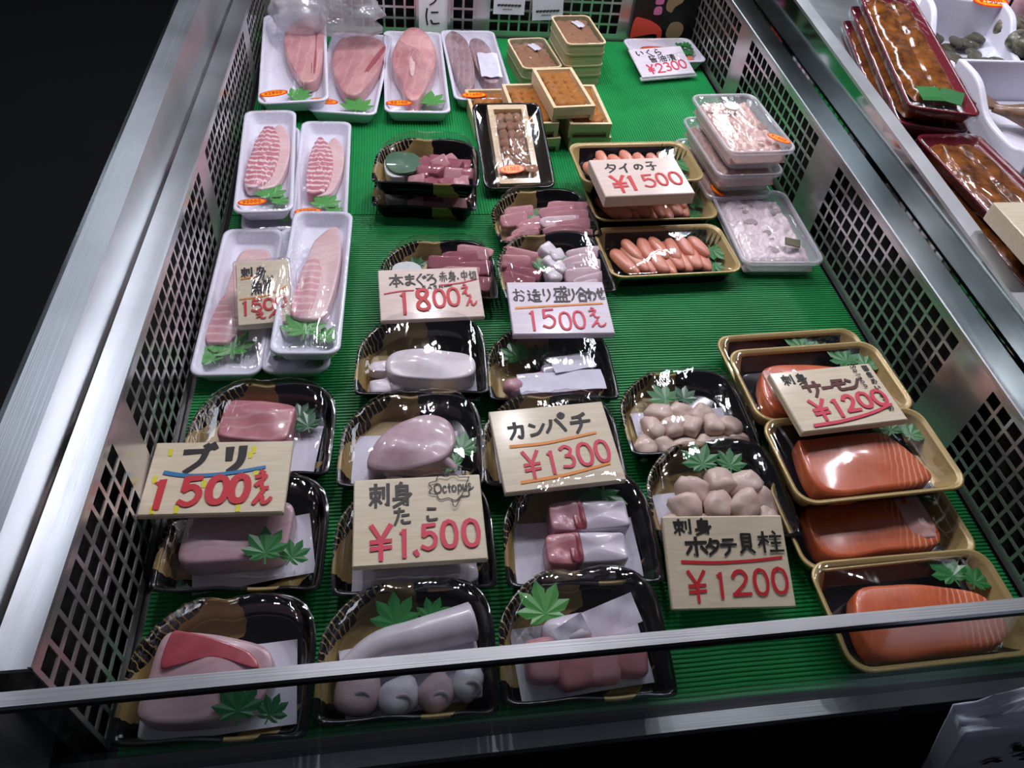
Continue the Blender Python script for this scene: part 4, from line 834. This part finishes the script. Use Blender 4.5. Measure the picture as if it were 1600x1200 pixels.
# ------------------------------------------------------------------ price cards
K, R_, PR, FK = 'black_print', 'red_print', 'pink_red_print', 'faint_black_print'
card('wooden price card 1500 yen with blue underline and yellow dots at left', -.197, .497, .066, .143, .092, -2, 0, .008, 'card_wood', [
    ('yellow_dots', 'yellow_print', [([(u, v), (u + .004, v + .07)], .05) for u, v in ((.12, .12), (.56, .2), (.72, .1), (.06, .5), (.76, .42), (.41, .57), (.82, .66), (.1, .9), (.26, .9), (.68, .9), (.7, .17))]),
    ('name_lettering', K, [('ブ', .20, .05, .24, .40, 0, .072), ('リ', .50, .07, .19, .37, 0, .09)]),
    ('underline', 'blue_print', [([(.12, .44), (.3, .49), (.55, .47), (.82, .39)], .05)]),
    ('price_lettering', R_, [('1', .05, .51, .14, .42, 0, .085), ('5', .25, .50, .17, .40, 0, .075), ('0', .44, .51, .16, .36, 0, .085), ('0', .595, .50, .15, .36, 0, .085), ('え', .75, .44, .13, .27, 0, .05), ('ん', .77, .70, .14, .2, 0, .05)])])
card('wooden octopus price card 1,500 yen with a drawn speech cloud', .009, .432, .066, .133, .101, 0, 2, .008, 'card_wood', [
    ('name_lettering', FK, [('刺身', .12, .06, .16, .30, .175, .034), ('た', .30, .37, .14, .20, 0, .028), ('こ', .54, .37, .12, .18, 0, .028)]),
    ('cloud_outline', FK, [([(.76 + (.165 + .016 * cos(9 * a)) * cos(a), .16 + (.145 + .016 * cos(9 * a)) * sin(a)) for a in [i * 2 * pi / 54 for i in range(50)]] + [(.79, .40), (.76, .31)], .012)]),
    ('cloud_lettering', FK, [('O', .625, .10, .065, .12, 0, .016), ('c', .69, .10, .04, .12, 0, .014), ('t', .73, .10, .04, .12, 0, .014), ('o', .765, .09, .042, .12, 0, .014), ('p', .81, .09, .042, .12, 0, .014), ('u', .852, .085, .04, .12, 0, .014), ('s', .892, .08, .035, .12, 0, .014)]),
    ('price_lettering', PR, [('¥', .11, .55, .2, .40, 0, .048), ('1', .33, .60, .1, .34, 0, .05), ('.', .42, .60, .1, .33, 0, .05), ('5', .50, .57, .14, .30, 0, .045), ('0', .655, .55, .14, .31, 0, .048), ('0', .815, .55, .15, .31, 0, .048)])])
card('wooden price card 1300 yen with two orange underlines', .165, .517, .068, .136, .109, 4, 4, .008, 'card_wood', [
    ('name_lettering', K, [('カ', .12, .17, .16, .22, 0, .036), ('ン', .30, .19, .15, .19, 0, .036), ('パ', .44, .12, .19, .24, 0, .036), ('チ', .66, .13, .19, .25, 0, .036)]),
    ('underlines', 'orange_print', [([(.12, .47), (.4, .47), (.62, .44), (.86, .40)], .034), ([(.15, .90), (.5, .87), (.9, .79)], .034)]),
    ('price_lettering', PR, [('¥', .18, .54, .17, .34, 0, .036), ('1', .37, .55, .12, .30, 0, .04), ('3', .50, .52, .14, .28, 0, .036), ('0', .645, .51, .15, .28, 0, .038), ('0', .80, .50, .14, .27, 0, .038)])])
card('wooden scallop price card 1200 yen leaning at the front over bare mat', .329, .372, .046, .132, .096, -3, 20, .007, 'card_wood', [
    ('name_lettering', K, [('刺身', .08, .03, .15, .18, .17, .026), ('ホ', .15, .23, .2, .22, 0, .034), ('タ', .32, .25, .13, .18, 0, .032), ('テ', .44, .25, .15, .19, 0, .032), ('貝', .59, .20, .15, .22, 0, .03), ('柱', .76, .18, .21, .24, 0, .028)]),
    ('underline', R_, [([(.12, .50), (.4, .515), (.7, .50), (.94, .47)], .034)]),
    ('price_lettering', R_, [('¥', .13, .59, .18, .34, 0, .036), ('1', .35, .60, .12, .30, 0, .04), ('2', .49, .60, .17, .28, 0, .038), ('0', .67, .59, .14, .28, 0, .038), ('0', .82, .58, .15, .28, 0, .038)])])
card('white-faced salmon price card 1200 yen resting on the salmon trays', .513, .556, .088, .138, .093, 5, 0, .010, 'card_wood', [
    ('name_lettering', K, [('刺身', .08, .06, .11, .19, .13, .022)]), ('side_lettering', K, [('国産めいめンの', .90, .04, .055, .095, .118, .016, -.004, 1), ('Salmon', .79, .02, .05, .055, .07, .014, 0, 2)]),
    ('product_lettering', 'brown_print', [('サ', .22, .22, .19, .26, 0, .046), ('ー', .40, .25, .11, .2, 0, .046), ('モ', .50, .22, .15, .21, 0, .046), ('ン', .64, .22, .15, .21, 0, .046)]),
    ('price_lettering', PR, [('¥', .18, .52, .18, .35, 0, .05), ('1', .37, .53, .12, .32, 0, .06), ('2', .50, .51, .14, .28, 0, .055), ('0', .645, .49, .14, .26, 0, .052), ('0', .79, .48, .15, .26, 0, .052), ([(.13, .93), (.4, .91), (.7, .84), (.93, .74)], .045)])])
card('pink-toned block price card for bream roe, 1500 yen', .377, 1.018, .094, .145, .102, 4, 0, .020, 'card_pink', [
    ('name_lettering', K, [('タ', .13, .13, .15, .25, 0, .03), ('イ', .29, .14, .13, .25, 0, .034), ('の', .46, .16, .12, .18, 0, .028), ('子', .61, .10, .13, .26, 0, .026)]),
    ('price_lettering', R_, [('¥', .12, .46, .2, .46, 0, .052), ('1', .31, .46, .1, .42, 0, .062), ('5', .47, .46, .17, .36, 0, .04), ('0', .64, .44, .14, .34, 0, .04), ('0', .79, .42, .16, .35, 0, .042)])])
card('pink-toned tuna price card 1800 yen above the squid pack', .037, .786, .062, .136, .092, 2, 6, .007, 'card_pink', [
    ('name_lettering', FK, [('本', .10, .10, .15, .27, 0, .030), ('まぐろ', .25, .11, .12, .24, .105, .028), ('赤身', .60, .08, .085, .22, .09, .017), ('.', .765, .06, .05, .2, 0, .02), ('中切', .82, .08, .075, .2, .082, .017)]),
    ('small_lettering', K, [('SASH', .42, .36, .045, .07, .055, .013), ([(.36, .41), (.40, .405)], .015), ([(.64, .39), (.72, .375)], .015)]),
    ('underlines', PR, [([(.05, .49), (.2, .45), (.34, .44)], .02), ([(.60, .36), (.8, .33), (.98, .26)], .02)]),
    ('price_lettering', R_, [('1', .17, .45, .13, .46, 0, .055), ('8', .34, .42, .16, .42, 0, .058), ('0', .51, .44, .14, .36, 0, .045), ('0', .65, .42, .14, .36, 0, .045), ('え', .79, .35, .11, .26, 0, .028), ('ん', .83, .60, .12, .19, 0, .028)])])
card('lilac price card for the sashimi assortment with orange underline', .208, .753, .062, .135, .098, -1, 3, .010, 'card_lilac', [
    ('name_lettering', FK, [('お', .04, .14, .13, .26, 0, .022), ('造', .19, .15, .14, .26, 0, .022), ('り', .33, .14, .12, .25, 0, .024), ('盛', .45, .10, .17, .32, 0, .024), ('り', .60, .14, .09, .24, 0, .024), ('合', .685, .13, .13, .28, 0, .024), ('わ', .80, .15, .10, .24, 0, .024), ('せ', .90, .13, .09, .24, 0, .024)]),
    ('underline', 'orange_print', [([(.06, .52), (.35, .49), (.7, .46), (.94, .44)], .035)]), ('price_lettering', PR, [('1', .15, .55, .12, .40, 0, .042), ('5', .29, .53, .16, .38, 0, .036), ('0', .46, .60, .14, .34, 0, .034), ('0', .60, .58, .14, .34, 0, .034), ('え', .76, .52, .13, .21, 0, .026), ('ん', .77, .74, .17, .15, 0, .026)])])
cb = card('small upright film-wrapped bream price card on the white trays', -.182, .803, .056, .068, .102, 6, 14, .012, 'card_wood', [
    ('name_lettering', K, [('刺身', .10, .10, .22, .17, .26, .022), ('たい', .42, .25, .13, .07, .16, .014), ('鯛', .28, .32, .42, .24, 0, .022)]),
    ('underlines', 'orange_print', [([(.10, .285), (.25, .27), (.38, .265)], .022), ([(.06, .60), (.4, .585), (.7, .54), (.95, .44)], .02)]),
    ('price_lettering', R_, [('1', .06, .62, .18, .24, 0, .036), ('5', .24, .62, .26, .19, 0, .03), ('0', .48, .62, .22, .18, 0, .03), ('0', .70, .60, .24, .17, 0, .03), ('え', .30, .81, .24, .12, 0, .022), ('ん', .56, .81, .28, .11, 0, .022)])])
ob('wrapping_film', film_mesh(.074, .106, .006, .0072, .002, 'cling_film', .012), cb, label='loose clear wrapping film')
card('small salmon roe price card 2300 yen in a clear stand at the back right', .565, 1.562, .028, .126, .085, 12, 15, .004, 'card_lilac', [
    ('name_lettering', K, [('いくら', .09, .06, .15, .22, .17, .032), ('醤油漬', .28, .28, .15, .25, .175, .02)]), ('price_lettering', PR, [('¥', .16, .58, .14, .34, 0, .045), ('2', .31, .57, .17, .34, 0, .04), ('3', .48, .55, .14, .32, 0, .04), ('0', .62, .53, .15, .31, 0, .04), ('0', .77, .50, .15, .31, 0, .04)])], stand=True)
card('beige block price card on the eel trays at the right edge', .812, .695, .235, .14, .095, 0, 0, .026, 'card_wood', [('price_lettering', R_, [('¥', .12, .42, .2, .42, 0, .05)])])

# ------------------------------------------------------------------ signs on the back mesh
t = thing('name_sign', 'tall white strip sign with black brush kana on the back mesh', 'sign', (.0855, 1.712, .0), 0, 0)
v, f = bar(-.034, .034, 0, .003, .005, .20); ob('sign_board', mesh('sign_board', v, f, 'white_plastic'), t)
for s in (-1, 1): v, f = bar(s * .034 - .003, s * .034 + .003, -.003, .004, .004, .20); ob('sign_frame', mesh('sign_frame', v, f, 'brushed_steel'), t)
m = text_mesh('lettering', K, [('うに', .22, .48, .5, .2, .22, .018, 0, 1), ('ラ', .24, .2, .5, .2, 0, .018)], .068, .195, 0); ob('lettering', m, t, (0, -.0008, .1025), (RD(90), 0, 0))
for lb, x, z, rz in (('left small white tag hanging on the back mesh', .249, .055, 0), ('right small white tag hanging crooked on the back mesh', .336, .046, -4)):
    t = thing('paper_tag', lb, 'tag', (x, 1.708, z), 0, 0, 'small white tags on the back mesh', rz)
    v, f = bar(-.034, .034, 0, .001, 0, .05); ob('tag_sheet', mesh('tag_sheet', v, f, 'paper'), t)
    m = text_mesh('fine_print', FK, [([(.14 + .11 * i, .62), (.20 + .11 * i, .60)], .09) for i in range(7)] + [([(.3, .78), (.6, .78)], .03)], .068, .05, 0); ob('fine_print', m, t, (0, -.0008, .025), (RD(90), 0, 0))
t = thing('food_poster', 'black poster with a red salmon slab and beige rounds on the back mesh', 'poster', (.60, 1.708, .005))
v, f = bar(-.072, .075, 0, .002, 0, .2); ob('poster_sheet', mesh('poster_sheet', v, f, 'poster_black'), t)
def flat(nm, pts, m, y=-.0008):
    o = poly_out(pts, 4); v, f = loft([[(a, y, b) for a, b in o], [(a, y + .0006, b) for a, b in o]]); ob(nm, mesh(nm, v, f, m), t)
flat('printed_salmon', [(-.070, .010), (-.066, .050), (-.050, .052), (-.022, .044), (.0, .028), (.002, .006), (-.008, .004), (-.012, .018), (-.06, .010)], 'poster_red'); flat('printed_round', [(.012, .022), (.018, .042), (.036, .046), (.05, .036), (.048, .016), (.03, .008), (.016, .012)], 'poster_beige'); flat('printed_round', [(-.0, .075), (.004, .098), (.03, .104), (.036, .09), (.02, .078), (.014, .066)], 'poster_beige')
for k in range(4): flat('printed_character', [(-.026, .062 + .022 * k), (-.024, .076 + .022 * k), (-.010, .077 + .022 * k), (-.008, .063 + .022 * k), (-.017, .060 + .022 * k)], 'poster_pink')

# ------------------------------------------------------------------ crumpled bag in the rear left corner
def crumple(w, d, h, seed, sharp=.16, sub=4):
    import bmesh
    from mathutils import noise
    bm = bmesh.new(); bmesh.ops.create_icosphere(bm, subdivisions=sub, radius=1.0)
    for q in bm.verts:
        n = noise.turbulence(q.co * 1.6 + Vector((seed, 0, 0)), 4, True); m = noise.noise(q.co * 4.0 + Vector((0, seed, 0)))
        q.co *= 1 + sharp * (n - .6) * 2 + .05 * m; q.co = Vector((q.co.x * w / 2, q.co.y * d / 2, max(q.co.z, -.75) * h / 2))
    me = bpy.data.meshes.new('bag_film'); bm.to_mesh(me); bm.free(); me.polygons.foreach_set('use_smooth', [True] * len(me.polygons)); return me
t = thing('plastic_bag', 'crumpled clear plastic bag holding fish, in the rear left corner', 'bag', (-.125, 1.625, .060), -8)
me = crumple(.20, .13, .12, 3.1, .22); me.materials.append(MT['bag_film']); ob('bag_film', me, t, (.01, 0, .03)); me = crumple(.115, .10, .10, 7.7, .10); me.materials.append(MT['frosted_plastic']); ob('bag_bundle', me, t, (-.055, -.03, .03), label='cloudy white rounded bundle of the bag')
o = poly_out([(-.012, -.05), (.014, -.05), (.022, .01), (.026, .05), (0, .04), (-.026, .052), (-.02, .01)]); v, f = fillet_shape(o, .01, 3, .05); ob('fish_tail', mesh('fish_tail', v, f, 'fish_brown', True), t, (-.01, -.03, .115), (RD(70), 0, RD(160)))
v, f = blob(.026, .02, .016, 4, 2, .05); ob('dark_knot', mesh('dark_knot', v, f, 'black_plastic', True), t, (.055, -.01, .105))

# ------------------------------------------------------------------ the neighbouring case on the right
nb = thing('side_counter', 'neighbouring steel counter to the right, carrying eel trays and ice', 'counter', (1.3, 1.0, -.80))
v, f = bar(.757, 2.2, .10, 1.9, -.80, .145); ob('counter_body', mesh('counter_body', v, f, 'dark_panel'), nb, (-1.3, -1.0, .80)); v, f = bar(.757, 2.2, .10, 1.9, .1455, .1475); ob('counter_top', mesh('counter_top', v, f, 'brushed_steel'), nb, (-1.3, -1.0, .80))
v, f = perforated([(1.09, 1.11, 0), (1.11, 2.0, 1)], 10, .03, .97, .030, .16, lambda u, w: (u, 1.62, .148 + w * .32)); ob('rear_mesh', mesh('rear_mesh', v, f, 'perforated_steel'), nb, (-1.3, -1.0, .80)); v, f = bar(1.09, 2.0, 1.65, 1.66, .146, .5); ob('dark_backing', mesh('dark_backing', v, f, 'dark_gap'), nb, (-1.3, -1.0, .80))
EW, ED, EH = .108, .46, .021
def eel_tray_mesh():
    o = rrect(EW, ED, .014, 5); hw, hd = EW / 2, ED / 2
    return mesh('tray', *loft([inset(o, .012, 0, hw, hd), inset(o, .003, EH - .004, hw, hd), inset(o, 0, EH - .003, hw, hd), inset(o, 0, EH, hw, hd), inset(o, .003, EH, hw, hd), inset(o, .005, EH - .004, hw, hd), inset(o, .011, .005, hw, hd)]), 'red_tray', True)
def eel(label, x, y, z, rz):
    t = thing('eel_tray', label, 'food tray', (x, y, z), rz, 0, 'red trays of grilled eel'); ob('tray', cached('eelt', eel_tray_mesh), t)
    o = poly_out([(-.036, -.175), (.0, -.185), (.032, -.175), (.043, -.06), (.045, .08), (.040, .18), (-.02, .19), (-.043, .10), (-.046, -.04)]); v, f = lumpy(.091, .400, .018, .014, .0045, 26, 3.7, 30, 70); v = [(a * (1 - .25 * max(0, abs(b) - .15) / .045), b, c - .004 * math.exp(-(a / .006) ** 2)) for a, b, c in v]; ob('eel_fillet', cached('eelf', lambda: mesh('eel_fillet', v, f, 'eel_brown', True)), t, (0, .014, .006))
    for i, (a, b, s) in enumerate(((-.014, -.186, 12), (.022, -.176, -20))):
        vv, ff = box(.036, .034, .0012, .0003); ob('leaf_strip', cached('lst', lambda: mesh('leaf_strip', vv, ff, 'leaf_green')), t, (a, b, .024 - .004 * i), (RD(10), 0, RD(s)))
    ob('cling_film', cached('eelw', lambda: film_mesh(EW, ED, .014, EH + .0004, .006, 'cling_film', .012)), t, label='wrinkled clear film'); return t
RZ = -14.5
for k, lb in enumerate(('bottom eel tray of the rear stack', 'middle eel tray of the rear stack', 'red tray of glossy grilled eel on top of the rear stack')): eel(lb, .874 - .004 * (2 - k), 1.215, .1485 + k * .0275, RZ)
for k, lb in enumerate(('lower red eel tray beside the beige block card', 'upper red eel tray under the beige block card')): eel(lb, .832 - .006 * (1 - k), .745, .1485 + k * .027, 2)
# white scalloped tubs on the neighbouring counter
def foam_tub(w, d, h, seed):
    n = 22; prof = []
    for i in range(n + 1):
        s = i / n; z = h * (.42 + .58 / (1 + math.exp(-(s - .62) * 16))) + h * .14 * math.exp(-((s - .06) / .07) ** 2); prof.append((-d / 2 + s * d, z))
    parts = [bar(-w / 2, w / 2, -d / 2, d / 2, 0, .006), bar(-w / 2, w / 2, -d / 2, -d / 2 + .008, 0, h * .42), bar(-w / 2, w / 2, d / 2 - .008, d / 2, 0, h)]
    for s in (-1, 1): parts.append(sloped(s * (w / 2) - .006, s * (w / 2) + .006, prof, 0.0))
    return mesh('tub_body', *join(*parts), 'white_foam')
def sea_tub(label, x, y, w, d, h, rz, fill):
    t = thing('foam_tub', label, 'tub', (x, y, .1485), rz, 0, 'white scalloped tubs of seafood'); o = ob('tub_body', foam_tub(w, d, h, 1), t)
    md = o.modifiers.new('round', 'BEVEL'); md.width = .003; md.segments = 2; md.limit_method = 'ANGLE'; fill(t)
def f_clams(t):
    r = random.Random(3)
    for i in range(26): piece(t, 'clam', 'shell_grey', r.uniform(-.055, .055), r.uniform(-.085, .08), .008 + .006 * (i % 3), .017, .013, .007, r.uniform(0, 180), r.uniform(-20, 20), 0, 2.3, i % 4, .08)
def f_fish(t):
    o = poly_out([(-.02, -.11), (.0, -.12), (.03, -.10), (.045, -.02), (.03, .06), (.01, .10), (-.006, .10), (-.026, .05), (-.036, -.03)]); v, f = tube([(.0, -.11 + .022 * i, 0) for i in range(11)], [.006, .018, .026, .031, .033, .033, .030, .025, .018, .011, .007], 16); ob('fish_body', mesh('fish_body', v, f, 'fish_brown', True), t, (.03, -.01, .034), (0, 0, RD(66)), (1.15, 1, .85))
    o = poly_out([(-.008, 0), (.008, 0), (.034, .05), (.012, .042), (0, .046), (-.012, .042), (-.034, .05)]); v, f = fillet_shape(o, .005, 5, .1); ob('fish_tail', mesh('fish_tail', v, f, 'fish_brown', True), t, (-.055, .04, .03), (RD(10), 0, RD(60)))
def f_ice(t): v, f = lumpy(.125, .14, .02, .03, .012, 60, 2.2); o = ob('crushed_ice', mesh('crushed_ice', v, f, 'ice', True), t, (0, 0, .006)); o['kind'] = 'stuff'
sea_tub('white scalloped tub holding a brown whole fish with raised tail', 1.045, 1.05, .20, .25, .075, 0, f_fish)
sea_tub('white scalloped tub of grey-green clams next to the eel', 1.06, 1.305, .15, .215, .085, -10, f_clams)
sea_tub('rearmost white scalloped tub, mostly out of view', 1.095, 1.515, .15, .17, .105, -8, f_ice)
v, f = lumpy(.52, .56, .03, .022, .012, 55, 8.1, 60, 60); ice = ob('crushed_ice', mesh('crushed_ice', v, f, 'ice', True), None, (1.37, 1.32, .148)); ice['kind'] = 'stuff'; ice['label'] = 'bed of crushed ice beyond the white tubs'; ice['category'] = 'ice'
def tagged(nm, label, cat, vf, m, loc, rot=(0, 0, 0), group=None):
    o = ob(nm, mesh(nm, vf[0], vf[1], m, True), None, loc, rot); o['label'] = label; o['category'] = cat
    if group: o['group'] = group
    return o
r = random.Random(8)
for i, (x, y) in enumerate(((1.17, 1.37), (1.20, 1.31), (1.15, 1.31), (1.225, 1.37), (1.19, 1.25), (1.14, 1.25))): tagged('whelk', ('rear', 'second', 'third', 'fourth', 'fifth', 'front')[i] + ' dark wet shellfish of the cluster on the ice at the right edge', 'shellfish', blob(.04, .028, .02, 2.3, i, .12), 'shell_grey', (x, y, .178), (.2 * i, .1 * i, r.uniform(0, 3)), 'dark shellfish on ice')
tagged('shrimp_pile', 'orange pink shellfish meat at the right edge', 'shellfish', blob(.045, .03, .022, 2.5, 4, .2), 'shellfish_orange', (1.20, 1.17, .176), (0, 0, .4))
tagged('fish_head', 'pale pink fish in film on the ice, top right', 'fish', blob(.085, .06, .045, 2.3, 9, .14), 'fish_pink', (1.27, 1.49, .172), (0, 0, .5))
t = thing('price_sticker', 'orange oval price sticker on a rod over the ice, top right', 'sticker', (1.185, 1.42, .148)); v, f = bar(-.002, .002, -.002, .002, 0, .36); ob('rod', mesh('rod', v, f, 'dark_gap'), t); sticker(t, -.060, -.02, .085, -6, '1500', .036, 20)

# ------------------------------------------------------------------ bag hanging at the front right, in the aisle
t = thing('lettered_bag', 'grey-white plastic bag with black brush marks at the front right corner', 'bag', (.530, .178, -.195))
bm_v, bm_f = box(.22, .10, .30, .014); 
import bmesh
from mathutils import noise as _nz
bm = bmesh.new(); bmesh.ops.create_cube(bm, size=1.0); bmesh.ops.subdivide_edges(bm, edges=bm.edges[:], cuts=14, use_grid_fill=True)
for q in bm.verts:
    n = _nz.turbulence(Vector((q.co.x * 3, q.co.y * 3, q.co.z * 3)), 3, False); pk = max(0, 1 - abs(q.co.x + .1) * 3.4) * max(0, q.co.z - .3) * 5
    q.co = Vector((q.co.x * .15 * (1 + .03 * n) + (.5 - q.co.z) * .11, q.co.y * .022 * (1 + .1 * n), q.co.z * .30 + .006 * n + (pk * .04 if q.co.y > .1 else 0)))
me = bpy.data.meshes.new('bag_body'); bm.to_mesh(me); bm.free(); me.polygons.foreach_set('use_smooth', [True] * len(me.polygons)); me.materials.append(MT['grey_bag']); ob('bag_body', me, t, (0, 0, .15))
m = text_mesh('brush_mark', K, [([(0.510, 0.160), (0.544, 0.205), (0.602, 0.225), (0.658, 0.215), (0.737, 0.260)], .022), ([(0.586, 0.150), (0.619, 0.190), (0.623, 0.240), (0.593, 0.275)], .026), ([(0.613, 0.155), (0.645, 0.180)], .024), ([(0.496, 0.330), (0.516, 0.305), (0.564, 0.325)], .026), ([(0.662, 0.320), (0.728, 0.335), (0.778, 0.310)], .022)], .22, .30, 0); ob('brush_mark', m, t, (0, -.0135, .15), (RD(90), 0, 0))
